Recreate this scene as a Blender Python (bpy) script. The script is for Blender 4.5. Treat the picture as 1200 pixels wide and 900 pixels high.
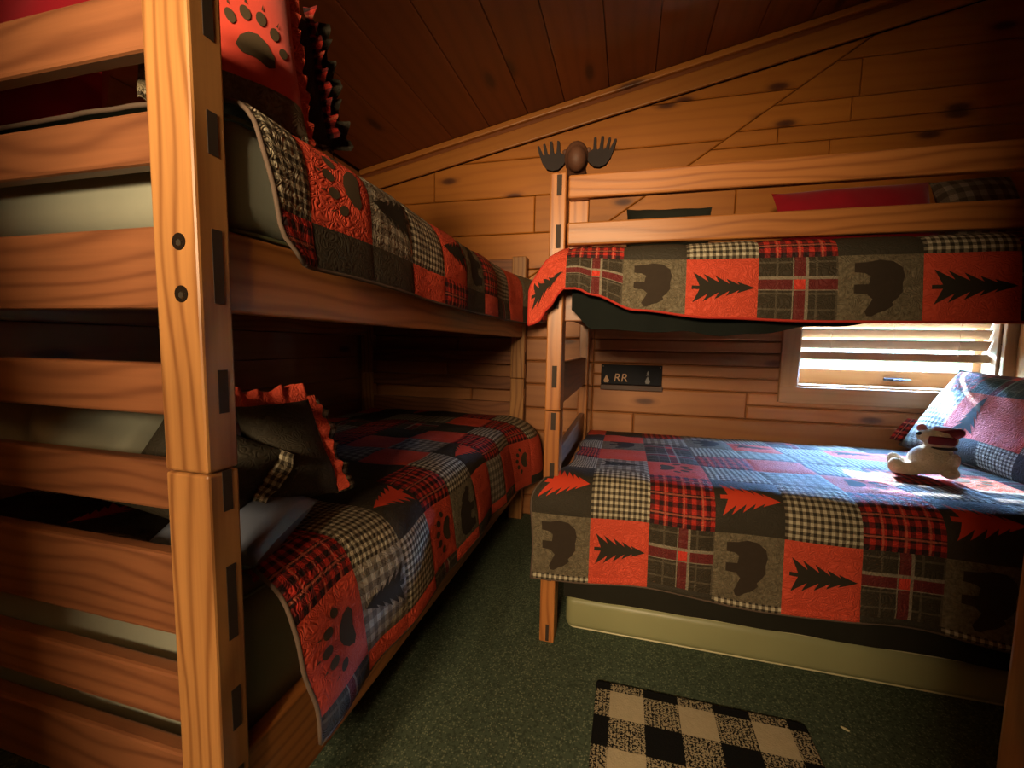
import bpy, bmesh, math, random
from mathutils import Vector, Matrix, noise as mnoise

random.seed(7)
scene = bpy.context.scene
for o in list(bpy.data.objects):
    bpy.data.objects.remove(o)
col = scene.collection
R = math.radians

# ------------------------------------------------------------------ camera
CAM_H, F_PX = 1.1, 509.5
yaw, pitch, roll = R(14.807), R(5.204), R(-1.05)
fw = Vector((-math.sin(yaw) * math.cos(pitch), math.cos(yaw) * math.cos(pitch), -math.sin(pitch)))
rt = Vector((math.cos(yaw), math.sin(yaw), 0.0))
up = rt.cross(fw)
rt2 = rt * math.cos(roll) - up * math.sin(roll)
up2 = up * math.cos(roll) + rt * math.sin(roll)
cam_d = bpy.data.cameras.new('camera')
cam_d.sensor_width = 36.0
cam_d.lens = F_PX * 36.0 / 1200.0
cam_d.clip_start = 0.02
cam = bpy.data.objects.new('camera', cam_d)
col.objects.link(cam)
m = Matrix((rt2, up2, -fw)).transposed().to_4x4()
m.translation = Vector((0, 0, CAM_H))
cam.matrix_world = m
scene.camera = cam

# ------------------------------------------------------------------ world, lights, exposure
scene.view_settings.view_transform = 'Standard'
scene.view_settings.look = 'None'
scene.view_settings.gamma = 1.0
scene.view_settings.use_curve_mapping = False
scene.view_settings.exposure = 0.0
world = bpy.data.worlds.new('daylight')
scene.world = world
world.use_nodes = True
wb = world.node_tree.nodes['Background']
wb.inputs[0].default_value = (0.27, 0.53, 1.0, 1)
wb.inputs[1].default_value = 440.0


def add_light(name, kind, loc, direction, color, energy, **kw):
    d = bpy.data.lights.new(name, kind)
    d.color = color
    d.energy = energy
    for k, v in kw.items():
        setattr(d, k, v)
    o = bpy.data.objects.new(name, d)
    col.objects.link(o)
    o.location = loc
    o.rotation_euler = Vector(direction).to_track_quat('-Z', 'Y').to_euler()
    return o


# low sun through the blind onto the lower right bed
add_light('sun', 'SUN', (1.3, 6, 4), (-0.12, -0.85, -0.36), (1.0, 0.97, 0.93), 24.0, angle=R(0.5))
# warm lamp behind the camera, in an unseen room added around it
add_light('next_room_lamp', 'AREA', (-0.40, -2.0, 1.72), (0.0, 1, 0.0), (1.0, 0.73, 0.42), 185.0,
          shape='RECTANGLE', size=0.95, size_y=0.50)
# sampling guide for the window opening
p = add_light('window_portal', 'AREA', (1.33, 2.86, 1.2), (0, -1, 0), (1, 1, 1), 1.0, shape='RECTANGLE', size=0.95, size_y=0.75)
p.data.cycles.is_portal = True


# ------------------------------------------------------------------ helpers
def tag(o, label=None, cat=None, group=None, kind=None):
    if label: o['label'] = label
    if cat: o['category'] = cat
    if group: o['group'] = group
    if kind: o['kind'] = kind
    return o


def link(name, me, mat, parent=None):
    o = bpy.data.objects.new(name, me)
    if mat is not None and not me.materials:
        me.materials.append(mat)
    col.objects.link(o)
    if parent is not None:
        o.parent = parent
        o.matrix_parent_inverse = Matrix.Translation(-parent.location) if parent.rotation_euler == parent.rotation_euler.__class__() else parent.matrix_basis.inverted()
    return o


def empty(name, loc):
    o = bpy.data.objects.new(name, None)
    o.empty_display_size = 0.1
    o.location = loc
    col.objects.link(o)
    return o


def finish(bm, name, smooth=False):
    bmesh.ops.recalc_face_normals(bm, faces=bm.faces)
    me = bpy.data.meshes.new(name)
    if smooth:
        for f in bm.faces: f.smooth = True
    bm.to_mesh(me)
    bm.free()
    return me


def board(name, p0, p1, width, thick, wdir, mat, parent=None, bev=0.004):
    """A bevelled board from p0 to p1 (centre line); wdir = direction of its width. Local X runs along the grain."""
    p0, p1 = Vector(p0), Vector(p1)
    ax = (p1 - p0)
    L = ax.length
    ax.normalize()
    wd = Vector(wdir)
    wd = (wd - ax * wd.dot(ax)).normalized()
    nd = ax.cross(wd)
    bm = bmesh.new()
    bmesh.ops.create_cube(bm, size=1.0)
    for v in bm.verts:
        v.co = Vector((v.co.x * L, v.co.y * width, v.co.z * thick))
    if bev > 0:
        bmesh.ops.bevel(bm, geom=list(bm.edges), offset=min(bev, thick * 0.4, width * 0.4), segments=2 if bev > 0.003 else 1, affect='EDGES', profile=0.5)
    me = finish(bm, name)
    o = link(name, me, mat)
    mw = Matrix((ax, wd, nd)).transposed().to_4x4()
    mw.translation = (p0 + p1) / 2
    if parent is not None:
        o.parent = parent
        pm = parent_world(parent)
        o.matrix_parent_inverse = Matrix.Identity(4)
        o.matrix_basis = pm.inverted() @ mw
    else:
        o.matrix_basis = mw
    return o


def parent_world(o):
    mw = o.matrix_basis.copy()
    q = o
    while q.parent is not None:
        mw = q.parent.matrix_basis @ q.matrix_parent_inverse @ mw if False else q.parent.matrix_basis @ (q.matrix_parent_inverse @ mw)
        q = q.parent
    return mw


def place(o, parent, mw=None):
    """Parent o, keeping the world matrix mw (identity when the mesh is in world coordinates)."""
    mw = mw if mw is not None else Matrix.Identity(4)
    if parent is None:
        o.matrix_basis = mw
        return o
    o.parent = parent
    o.matrix_parent_inverse = Matrix.Identity(4)
    o.matrix_basis = parent_world(parent).inverted() @ mw
    return o


def wmesh(name, verts, faces, mat, parent=None, smooth=False, uvs=None):
    """Mesh given in world coordinates; its origin is moved to its centre."""
    vs = [Vector(v) for v in verts]
    c = sum(vs, Vector()) / len(vs)
    me = bpy.data.meshes.new(name)
    me.from_pydata([v - c for v in vs], [], faces)
    if uvs is not None:
        uvl = me.uv_layers.new(name='uv')
        for lp in me.loops:
            uvl.data[lp.index].uv = uvs[lp.vertex_index]
    me.update()
    if smooth:
        me.polygons.foreach_set('use_smooth', [True] * len(me.polygons))
    o = link(name, me, mat)
    return place(o, parent, Matrix.Translation(c))


def bm_obj(name, bm, mat, parent=None, smooth=True):
    me = finish(bm, name, smooth)
    c = Vector()
    for v in me.vertices: c += v.co
    c /= max(1, len(me.vertices))
    me.transform(Matrix.Translation(-c))
    o = link(name, me, mat)
    return place(o, parent, Matrix.Translation(c))


def box(name, lo, hi, mat, parent=None, bev=0.0, seg=2, smooth=False):
    bm = bmesh.new()
    bmesh.ops.create_cube(bm, size=1.0)
    lo, hi = Vector(lo), Vector(hi)
    for v in bm.verts:
        v.co = Vector([(lo[i] + hi[i]) / 2 + v.co[i] * (hi[i] - lo[i]) for i in range(3)])
    if bev > 0:
        bmesh.ops.bevel(bm, geom=list(bm.edges), offset=bev, segments=seg, affect='EDGES', profile=0.5)
    return bm_obj(name, bm, mat, parent, smooth)


def tube(name, pts, rad, mat, parent=None, n=6, closed=False):
    pts = [Vector(p) for p in pts]
    vs, fs = [], []
    N = len(pts)
    prev = None
    for i, p in enumerate(pts):
        a = pts[(i - 1) % N] if (closed or i > 0) else pts[0]
        b = pts[(i + 1) % N] if (closed or i < N - 1) else pts[-1]
        t = (b - a).normalized()
        if prev is None:
            ref = Vector((0, 0, 1)) if abs(t.z) < 0.9 else Vector((1, 0, 0))
        else:
            ref = prev
        s = (ref - t * ref.dot(t))
        if s.length < 1e-6: s = t.orthogonal()
        s.normalize()
        prev = s
        q = t.cross(s)
        for k in range(n):
            an = 2 * math.pi * k / n
            vs.append(p + s * (rad * math.cos(an)) + q * (rad * math.sin(an)))
    for i in range(N if closed else N - 1):
        j = (i + 1) % N
        for k in range(n):
            fs.append((i * n + k, i * n + (k + 1) % n, j * n + (k + 1) % n, j * n + k))
    if not closed:
        fs.append(tuple(range(n))[::-1])
        fs.append(tuple((N - 1) * n + k for k in range(n)))
    return wmesh(name, vs, fs, mat, parent, True)


def smooth01(x, a, b):
    t = max(0.0, min(1.0, (x - a) / (b - a)))
    return t * t * (3 - 2 * t)


def nz(x, y, z=0.0, s=1.0):
    return mnoise.noise(Vector((x * s, y * s, z * s)))


# ------------------------------------------------------------------ materials
class NT:
    def __init__(self, name):
        self.m = bpy.data.materials.new(name)
        self.m.use_nodes = True
        self.t = self.m.node_tree
        self.b = self.t.nodes['Principled BSDF']

    def n(self, kind, **kw):
        nd = self.t.nodes.new(kind)
        for k, v in kw.items():
            setattr(nd, k, v)
        return nd

    def l(self, a, b):
        self.t.links.new(a, b)

    def math(self, op, a, b=None, c=None):
        nd = self.n('ShaderNodeMath', operation=op)
        for i, x in enumerate((a, b, c)):
            if x is None: continue
            if isinstance(x, (int, float)): nd.inputs[i].default_value = x
            else: self.l(x, nd.inputs[i])
        return nd.outputs[0]

    def mix(self, f, a, b, mode='MIX'):
        nd = self.n('ShaderNodeMix', data_type='RGBA', blend_type=mode)
        for i, x in ((0, f), (6, a), (7, b)):
            if isinstance(x, (int, float)): nd.inputs[i].default_value = x
            elif isinstance(x, tuple): nd.inputs[i].default_value = (*x, 1)
            else: self.l(x, nd.inputs[i])
        return nd.outputs[2]

    def ramp(self, f, stops):
        nd = self.n('ShaderNodeValToRGB')
        el = nd.color_ramp.elements
        while len(el) < len(stops): el.new(0.5)
        for e, (p, c) in zip(el, stops):
            e.position = p
            e.color = (*c, 1) if isinstance(c, tuple) else (c, c, c, 1)
        self.l(f, nd.inputs[0])
        return nd.outputs[0]

    def noise(self, vec, scale, detail=2.0, rough=0.5, dist=0.0):
        nd = self.n('ShaderNodeTexNoise')
        nd.inputs['Scale'].default_value = scale
        nd.inputs['Detail'].default_value = detail
        nd.inputs['Roughness'].default_value = rough
        nd.inputs['Distortion'].default_value = dist
        if vec is not None: self.l(vec, nd.inputs['Vector'])
        return nd.outputs[0]

    def mapping(self, vec, scale=(1, 1, 1), loc=(0, 0, 0)):
        nd = self.n('ShaderNodeMapping')
        nd.inputs['Scale'].default_value = scale
        nd.inputs['Location'].default_value = loc
        self.l(vec, nd.inputs['Vector'])
        return nd.outputs[0]

    def bump(self, h, strength=0.3, dist=0.01):
        nd = self.n('ShaderNodeBump')
        nd.inputs['Strength'].default_value = strength
        nd.inputs['Distance'].default_value = dist
        self.l(h, nd.inputs['Height'])
        self.l(nd.outputs[0], self.b.inputs['Normal'])

    def color(self, c):
        if isinstance(c, tuple): self.b.inputs['Base Color'].default_value = (*c, 1)
        else: self.l(c, self.b.inputs['Base Color'])

    def rough(self, v, spec=None):
        self.b.inputs['Roughness'].default_value = v
        if spec is not None: self.b.inputs['Specular IOR Level'].default_value = spec


def objvec(k, amp=(31.0, 17.0, 5.0)):
    tc = k.n('ShaderNodeTexCoord')
    oi = k.n('ShaderNodeObjectInfo')
    sc_ = k.n('ShaderNodeVectorMath', operation='SCALE')
    sc_.inputs[0].default_value = amp
    k.l(oi.outputs['Random'], sc_.inputs['Scale'])
    ad = k.n('ShaderNodeVectorMath', operation='ADD')
    k.l(tc.outputs['Object'], ad.inputs[0])
    k.l(sc_.outputs[0], ad.inputs[1])
    return ad.outputs[0], oi.outputs['Random']


def wood(name, light, dark, knot=None, knot_amt=0.62, knot_scale=(2.0, 4.6), rings=26.0, rough=0.42, contrast=1.0, vary=0.25, flame=0.1):
    k = NT(name)
    v, rnd = objvec(k)
    sep = k.n('ShaderNodeSeparateXYZ')
    k.l(v, sep.inputs[0])
    # knots
    kv = k.mapping(v, (knot_scale[0], knot_scale[1], 0.0))
    vo = k.n('ShaderNodeTexVoronoi', voronoi_dimensions='2D', feature='F1')
    vo.inputs['Scale'].default_value = 1.0
    k.l(kv, vo.inputs['Vector'])
    sepc = k.n('ShaderNodeSeparateColor')
    k.l(vo.outputs['Color'], sepc.inputs[0])
    has = k.math('GREATER_THAN', sepc.outputs[0], knot_amt if knot else 2.0)
    d = vo.outputs['Distance']
    kx = k.math('MULTIPLY', k.math('EXPONENT', k.math('MULTIPLY', d, -7.0)), has)
    low = k.noise(k.mapping(v, (1.1, 3.5, 3.5)), 1.0, 2.0, 0.5)
    ph = k.math('ADD', k.math('MULTIPLY', sep.outputs[1], 1.0), k.math('MULTIPLY', low, flame))
    ph = k.math('ADD', ph, k.math('MULTIPLY', kx, 0.07))
    ring = k.math('SINE', k.math('MULTIPLY', ph, 2 * math.pi * rings))
    ring = k.math('MULTIPLY_ADD', ring, 0.5, 0.5)
    ring = k.math('POWER', ring, 3.0)
    fine = k.noise(k.mapping(v, (2.5, 90.0, 90.0)), 1.0, 3.0, 0.6)
    f = k.math('ADD', k.math('MULTIPLY', ring, 0.8 * contrast), k.math('MULTIPLY', k.math('SUBTRACT', fine, 0.35), 0.9 * contrast))
    c = k.mix(f, light, dark)
    blot = k.noise(k.mapping(v, (0.9, 2.5, 2.5), (3, 7, 1)), 1.0, 2.0)
    c = k.mix(k.math('MULTIPLY', k.math('SUBTRACT', blot, 0.42), 1.2), c, tuple(x * 0.62 for x in dark))
    # board to board variation
    hv = k.n('ShaderNodeHueSaturation')
    k.l(k.math('MULTIPLY_ADD', rnd, 2 * vary, 1.0 - vary), hv.inputs['Value'])
    k.l(c, hv.inputs['Color'])
    c = hv.outputs[0]
    if knot:
        core = k.ramp(d, [(0.0, 1.0), (0.075, 0.85), (0.13, 0.25), (0.2, 0.0)])
        mask = k.math('MULTIPLY', core, has)
        c = k.mix(mask, c, knot)
    k.color(c)
    k.rough(rough, 0.4)
    k.bump(k.math('ADD', fine, k.math('MULTIPLY', ring, 0.3)), 0.12, 0.002)
    return k.m


def plain(name, c, rough=0.6, spec=0.3, metal=0.0, sheen=0.0, noise_scale=None, noise_amt=0.2, bump=None):
    k = NT(name)
    if noise_scale:
        tc = k.n('ShaderNodeTexCoord')
        nf = k.noise(tc.outputs['Object'], noise_scale, 3.0, 0.6)
        k.color(k.mix(nf, tuple(x * (1 - noise_amt) for x in c), tuple(min(1, x * (1 + noise_amt)) for x in c)))
        if bump: k.bump(nf, bump[0], bump[1])
    else:
        k.color(c)
    k.rough(rough, spec)
    k.b.inputs['Metallic'].default_value = metal
    if sheen: k.b.inputs['Sheen Weight'].default_value = sheen
    return k.m


M = {}
M['bed'] = wood('bunk_pine', (0.49, 0.235, 0.078), (0.22, 0.083, 0.026), None, rings=34, rough=0.36, flame=0.16, vary=0.10, contrast=0.85)
M['rail'] = wood('guard_rail_pine', (0.48, 0.185, 0.050), (0.25, 0.080, 0.021), None, rings=34, rough=0.36, flame=0.16, vary=0.10, contrast=0.8)
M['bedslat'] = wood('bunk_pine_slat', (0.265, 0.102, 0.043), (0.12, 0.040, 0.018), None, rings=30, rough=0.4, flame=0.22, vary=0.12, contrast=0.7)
M['pine'] = wood('knotty_pine', (0.48, 0.168, 0.023), (0.38, 0.118, 0.016), (0.075, 0.02, 0.008), 0.55, (2.2, 5.5), rings=16, rough=0.45, contrast=0.55, vary=0.1)
M['log'] = wood('log_siding', (0.43, 0.175, 0.060), (0.32, 0.118, 0.042), (0.09, 0.03, 0.015), 0.72, (2.0, 6.0), rings=16, rough=0.5, contrast=0.5, vary=0.14)
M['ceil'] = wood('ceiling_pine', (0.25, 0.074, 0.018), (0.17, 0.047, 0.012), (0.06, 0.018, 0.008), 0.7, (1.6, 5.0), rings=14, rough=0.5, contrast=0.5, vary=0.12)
M['trim'] = wood('pine_trim', (0.48, 0.180, 0.032), (0.39, 0.130, 0.023), (0.09, 0.03, 0.012), 0.8, (1.5, 7.0), rings=22, rough=0.42, contrast=0.5, vary=0.06)
M['frame'] = wood('window_pine', (0.50, 0.27, 0.12), (0.40, 0.19, 0.08), (0.10, 0.035, 0.015), 0.8, (2.2, 6.0), rings=24, rough=0.5, contrast=0.45, vary=0.06)
M['tenon'] = plain('tenon_end_grain', (0.045, 0.03, 0.022), 0.7, 0.2, noise_scale=60)
M['gap'] = plain('dark_backing', (0.035, 0.014, 0.006), 0.9, 0.1)
M['steel'] = plain('bolt_steel', (0.32, 0.28, 0.22), 0.35, 0.5, metal=1.0)
M['hole'] = plain('bolt_hole_shade', (0.012, 0.007, 0.004), 0.9, 0.1)
M['olive'] = plain('olive_vinyl', (0.155, 0.165, 0.085), 0.42, 0.4, noise_scale=6, noise_amt=0.12)
M['trundle'] = plain('pale_olive_vinyl', (0.31, 0.305, 0.15), 0.4, 0.45, noise_scale=5, noise_amt=0.1)
M['piping'] = plain('pale_piping', (0.60, 0.56, 0.33), 0.4, 0.5)
M['sheet'] = plain('grey_sheet', (0.255, 0.262, 0.205), 0.7, 0.2, sheen=0.2, noise_scale=9, noise_amt=0.12)
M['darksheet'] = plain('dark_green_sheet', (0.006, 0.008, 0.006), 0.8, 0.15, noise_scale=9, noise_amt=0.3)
M['blue_satin'] = plain('slate_blue_satin', (0.11, 0.125, 0.17), 0.38, 0.5, noise_scale=8)
M['redcloth'] = plain('crimson_cloth', (0.36, 0.006, 0.018), 0.75, 0.2, sheen=0.2, noise_scale=12)
M['redsham'] = plain('orange_red_cotton', (0.62, 0.060, 0.035), .7, .25, sheen=.15, noise_scale=25, noise_amt=.08)
M['moose'] = plain('moose_brown', (0.085, 0.034, 0.018), 0.6, 0.3, noise_scale=30, noise_amt=0.3)
M['antler'] = plain('antler_dark_brown', (0.012, 0.006, 0.005), 0.6, 0.2, noise_scale=30, noise_amt=0.3)
M['plush'] = plain('cream_plush', (0.74, 0.63, 0.46), 0.95, 0.1, sheen=0.6, noise_scale=160, noise_amt=0.25, bump=(0.9, 0.01))
M['plush_pink'] = plain('pink_plush', (0.62, 0.22, 0.22), 0.95, 0.1, sheen=0.5, noise_scale=160, noise_amt=0.2, bump=(0.6, 0.006))
M['darkred'] = plain('dark_red_fabric', (0.16, 0.008, 0.014), 0.5, 0.4)
M['black'] = plain('black_plastic', (0.012, 0.011, 0.013), 0.4, 0.4)
M['signblack'] = plain('sign_black_paint', (0.006, 0.006, 0.009), 0.6, 0.15, noise_scale=20)
M['signtan'] = plain('sign_tan_print', (0.42, 0.26, 0.16), 0.7, 0.2)
M['signgrey'] = plain('sign_grey_print', (0.22, 0.21, 0.21), 0.7, 0.2)
M['ledge'] = plain('sign_ledge_brown', (0.075, 0.04, 0.028), 0.5, 0.3)
M['tree_dark'] = plain('print_dark_brown', (0.030, 0.024, 0.016), 0.85, 0.15)
M['tree_red'] = plain('print_orange_red', (0.62, 0.055, 0.022), 0.8, 0.2)
M['bear_print'] = plain('print_bear_brown', (0.040, 0.028, 0.019), 0.85, 0.15, noise_scale=60)
M['paw_print'] = plain('print_paw_brown', (0.070, 0.048, 0.026), 0.85, 0.15)
M['binding_red'] = plain('quilt_binding_red', (0.45, 0.035, 0.022), 0.8, 0.2)
M['binding_dark'] = plain('quilt_binding_brown', (0.11, 0.075, 0.055), 0.8, 0.2)
M['lining'] = plain('quilt_lining', (0.028, 0.030, 0.022), 0.85, 0.2)
M['blind'] = plain('pale_wood_blind', (0.58, 0.36, 0.20), 0.45, 0.4, noise_scale=7, noise_amt=0.1)
M['blind'].node_tree.nodes['Principled BSDF'].inputs['Transmission Weight'].default_value = 0.0
M['latch'] = plain('window_latch_bronze', (0.035, 0.035, 0.04), 0.4, 0.5)
M['hall'] = plain('added_room_plaster', (0.42, 0.30, 0.18), 0.8, 0.2, noise_scale=4, noise_amt=0.08)


def mat_glass():
    k = NT('window_glass')
    out = k.t.nodes['Material Output']
    tr = k.n('ShaderNodeBsdfTransparent')
    tr.inputs[0].default_value = (0.95, 0.97, 0.98, 1)
    gl = k.n('ShaderNodeBsdfGlossy')
    gl.inputs['Roughness'].default_value = 0.02
    mx = k.n('ShaderNodeMixShader')
    mx.inputs[0].default_value = 0.06
    k.l(tr.outputs[0], mx.inputs[1])
    k.l(gl.outputs[0], mx.inputs[2])
    k.l(mx.outputs[0], out.inputs['Surface'])
    return k.m


M['glass'] = mat_glass()


def mat_floor():
    k = NT('speckled_green_floor')
    tc = k.n('ShaderNodeTexCoord')
    v = tc.outputs['Object']
    big = k.noise(v, 3.0, 3.0)
    base = k.mix(big, (0.066, 0.096, 0.062), (0.092, 0.124, 0.080))
    vo = k.n('ShaderNodeTexVoronoi', feature='F1')
    vo.inputs['Scale'].default_value = 165.0
    vo.inputs['Randomness'].default_value = 1.0
    k.l(v, vo.inputs['Vector'])
    sc_ = k.n('ShaderNodeSeparateColor')
    k.l(vo.outputs['Color'], sc_.inputs[0])
    has = k.math('GREATER_THAN', sc_.outputs[0], 0.55)
    dot = k.math('MULTIPLY', k.math('LESS_THAN', vo.outputs['Distance'], 0.42), has)
    c = k.mix(k.math('MULTIPLY', dot, 0.6), base, (0.27, 0.30, 0.19))
    dk = k.math('MULTIPLY', k.math('LESS_THAN', sc_.outputs[1], 0.3), 0.5)
    c = k.mix(dk, c, (0.02, 0.03, 0.02))
    k.color(c)
    k.rough(0.75, 0.25)
    k.bump(k.noise(v, 220.0, 2.0), 0.4, 0.004)
    return k.m


M['floor'] = mat_floor()


def uvsep(k):
    tc = k.n('ShaderNodeTexCoord')
    sp = k.n('ShaderNodeSeparateXYZ')
    k.l(tc.outputs['UV'], sp.inputs[0])
    return tc, sp.outputs[0], sp.outputs[1]


def stipple(k, tc, strength=0.55):
    """wandering quilting stitches as fine relief"""
    n1 = k.noise(tc.outputs['Object'], 34.0, 1.0, 0.4, 0.6)
    w = k.math('SINE', k.math('MULTIPLY', n1, 62.0))
    w = k.math('POWER', k.math('MULTIPLY_ADD', w, 0.5, 0.5), 0.45)
    k.bump(w, strength, 0.006)


def stripes(k, x, n, duty=0.5, off=0.0):
    fr = k.math('FRACT', k.math('MULTIPLY_ADD', x, n, off))
    return k.math('LESS_THAN', fr, duty)


def band(k, x, a, b):
    return k.math('MULTIPLY', k.math('GREATER_THAN', x, a), k.math('LESS_THAN', x, b))


def fabric(kind):
    k = NT('quilt_' + kind)
    tc, u, v = uvsep(k)
    weave = k.noise(tc.outputs['Object'], 350.0, 2.0)
    if kind == 'red':
        c = k.mix(weave, (0.54, 0.058, 0.030), (0.68, 0.092, 0.045))
    elif kind == 'dark':
        c = k.mix(weave, (0.030, 0.025, 0.017), (0.052, 0.042, 0.028))
    elif kind == 'taupe':
        mot = k.noise(tc.outputs['Object'], 90.0, 3.0, 0.7)
        c = k.ramp(mot, [(0.3, (0.095, 0.075, 0.045)), (0.55, (0.165, 0.132, 0.082)), (0.75, (0.21, 0.17, 0.11))])
    elif kind in ('gingham', 'tan'):
        n = 11.0 if kind == 'gingham' else 6.0
        a, b = stripes(k, u, n), stripes(k, v, n)
        f = k.math('MULTIPLY', k.math('ADD', a, b), 0.5)
        if kind == 'gingham':
            c = k.ramp(f, [(0.0, (0.52, 0.46, 0.33)), (0.5, (0.20, 0.165, 0.11)), (1.0, (0.040, 0.032, 0.022))])
        else:
            c = k.ramp(f, [(0.0, (0.36, 0.31, 0.23)), (0.5, (0.20, 0.165, 0.12)), (1.0, (0.11, 0.088, 0.062))])
    elif kind == 'buffalo':
        a, b = stripes(k, u, 7.0, 0.5), stripes(k, v, 7.0, 0.5)
        f = k.math('MULTIPLY', k.math('ADD', a, b), 0.5)
        c = k.ramp(f, [(0.0, (0.52, 0.035, 0.022)), (0.5, (0.17, 0.018, 0.016)), (1.0, (0.028, 0.014, 0.014))])
        th = k.math('MAXIMUM', stripes(k, u, 3.5, 0.09, 0.2), stripes(k, v, 3.5, 0.09, 0.4))
        c = k.mix(k.math('MULTIPLY', th, 0.55), c, (0.60, 0.16, 0.09))
    else:  # plaid
        c = k.mix(weave, (0.038, 0.029, 0.018), (0.060, 0.046, 0.029))
        wide = k.math('MAXIMUM', stripes(k, u, 4.0, 0.12, 0.1), stripes(k, v, 4.0, 0.12, 0.4))
        c = k.mix(k.math('MULTIPLY', wide, 0.5), c, (0.15, 0.12, 0.08))
        ru, rv = band(k, u, 0.46, 0.60), band(k, v, 0.48, 0.64)
        c = k.mix(k.math('MULTIPLY', k.math('MAXIMUM', ru, rv), 0.75), c, (0.17, 0.018, 0.020))
        lu, lv = band(k, u, 0.60, 0.64), band(k, v, 0.64, 0.69)
        l2 = k.math('MAXIMUM', band(k, u, 0.44, 0.455), band(k, v, 0.465, 0.48))
        c = k.mix(k.math('MULTIPLY', k.math('MAXIMUM', k.math('MAXIMUM', lu, lv), l2), 0.7), c, (0.33, 0.27, 0.19))
        c = k.mix(k.math('MULTIPLY', ru, rv), c, (0.62, 0.05, 0.03))
    k.color(c)
    k.rough(0.68, 0.18)
    stipple(k, tc, 0.5 if kind != 'dark' else 0.3)
    return k.m


FAB = {x: fabric(x) for x in ('red', 'dark', 'taupe', 'gingham', 'tan', 'buffalo', 'plaid')}


def mat_rug():
    k = NT('buffalo_check_rug')
    tc, u, v = uvsep(k)      # metres from the far left corner

    def cols(x, w, off):
        return k.math('LESS_THAN', k.math('FRACT', k.math('DIVIDE', k.math('ADD', x, off), 2 * w)), 0.5)
    wu = cols(u, 0.101, 2 * 0.101 - 0.045)
    wv = cols(v, 0.101, 2 * 0.101 - 0.036)
    both = k.math('MULTIPLY', wu, wv)
    one = k.math('MAXIMUM', wu, wv)
    sp = k.noise(tc.outputs['Object'], 210.0, 2.0, 0.6)
    wob = k.noise(tc.outputs['Object'], 60.0, 1.0)
    line = k.math('FRACT', k.math('MULTIPLY', u, 90.0))
    spk = k.math('GREATER_THAN', k.math('ADD', sp, k.math('MULTIPLY', k.math('SUBTRACT', line, 0.5), 0.12)), 0.5)
    cream = k.mix(wob, (0.44, 0.37, 0.24), (0.54, 0.46, 0.31))
    mixc = k.mix(spk, (0.012, 0.011, 0.010), (0.40, 0.34, 0.22))
    c = k.mix(one, (0.009, 0.009, 0.009), mixc)
    c = k.mix(both, c, cream)
    k.color(c)
    k.rough(0.95, 0.1)
    k.bump(k.math('ADD', sp, line), 0.5, 0.004)
    return k.m


M['rug'] = mat_rug()

# ------------------------------------------------------------------ the room shell
YW, XL, XR, YF = 2.675, -1.777, 1.955, -0.25


def ceil_z(x):
    return 2.589 + 0.198 * x


fl = wmesh('floor', [(-2.3, -3.4, 0), (2.3, -3.4, 0), (2.3, 2.9, 0), (-2.3, 2.9, 0), (-2.3, -3.4, -.1), (2.3, -3.4, -.1), (2.3, 2.9, -.1), (-2.3, 2.9, -.1)],
           [(0, 1, 2, 3), (7, 6, 5, 4), (0, 4, 5, 1), (1, 5, 6, 2), (2, 6, 7, 3), (3, 7, 4, 0)], M['floor'])
tag(fl, 'dark green floor with fine pale speckles between the beds', 'floor', kind='structure')


def prism(name, poly, y0, y1, mat, parent=None):
    """poly of (x, z), extruded from y0 to y1"""
    n = len(poly)
    vs = [(x, y0, z) for x, z in poly] + [(x, y1, z) for x, z in poly]
    fs = [tuple(range(n)), tuple(range(2 * n - 1, n - 1, -1))] + [(i, i + n, (i + 1) % n + n, (i + 1) % n) for i in range(n)]
    bm = bmesh.new()
    bv = [bm.verts.new(v) for v in vs]
    for f in fs: bm.faces.new([bv[i] for i in f])
    return bm_obj(name, bm, mat, parent, False)


WX0, WX1, WZ0, WZ1 = 0.893, 1.763, 0.900, 1.50       # window opening
# back wall core with the window hole
bm = bmesh.new()


def bmbox(bm, lo, hi):
    r = bmesh.ops.create_cube(bm, size=1.0)
    for v in r['verts']:
        v.co = Vector([(lo[i] + hi[i]) / 2 + v.co[i] * (hi[i] - lo[i]) for i in range(3)])


for lo, hi in (((XL - .1, 2.697, 0), (WX0, 2.86, 3.1)), ((WX1, 2.697, 0), (XR + .1, 2.86, 3.1)),
               ((WX0, 2.697, 0), (WX1, 2.86, WZ0)), ((WX0, 2.697, WZ1), (WX1, 2.86, 3.1))):
    bmbox(bm, lo, hi)
wall_back = bm_obj('wall_back', bm, M['gap'], None, False)
tag(wall_back, 'knotty pine plank wall behind the beds, holding the small window', 'wall', kind='structure')

D0, D1 = (-0.600, 1.521), (0.685, 2.374)               # diagonal board joint on the back wall
dk = (D1[1] - D0[1]) / (D1[0] - D0[0])


def clip(poly, a, b, c):
    """keep a*x+b*z<=c"""
    out = []
    for i in range(len(poly)):
        p_, q_ = poly[i], poly[(i + 1) % len(poly)]
        dp, dq = a * p_[0] + b * p_[1] - c, a * q_[0] + b * q_[1] - c
        if dp <= 0: out.append(p_)
        if dp * dq < 0:
            t = dp / (dp - dq)
            out.append((p_[0] + (q_[0] - p_[0]) * t, p_[1] + (q_[1] - p_[1]) * t))
    return out


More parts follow.
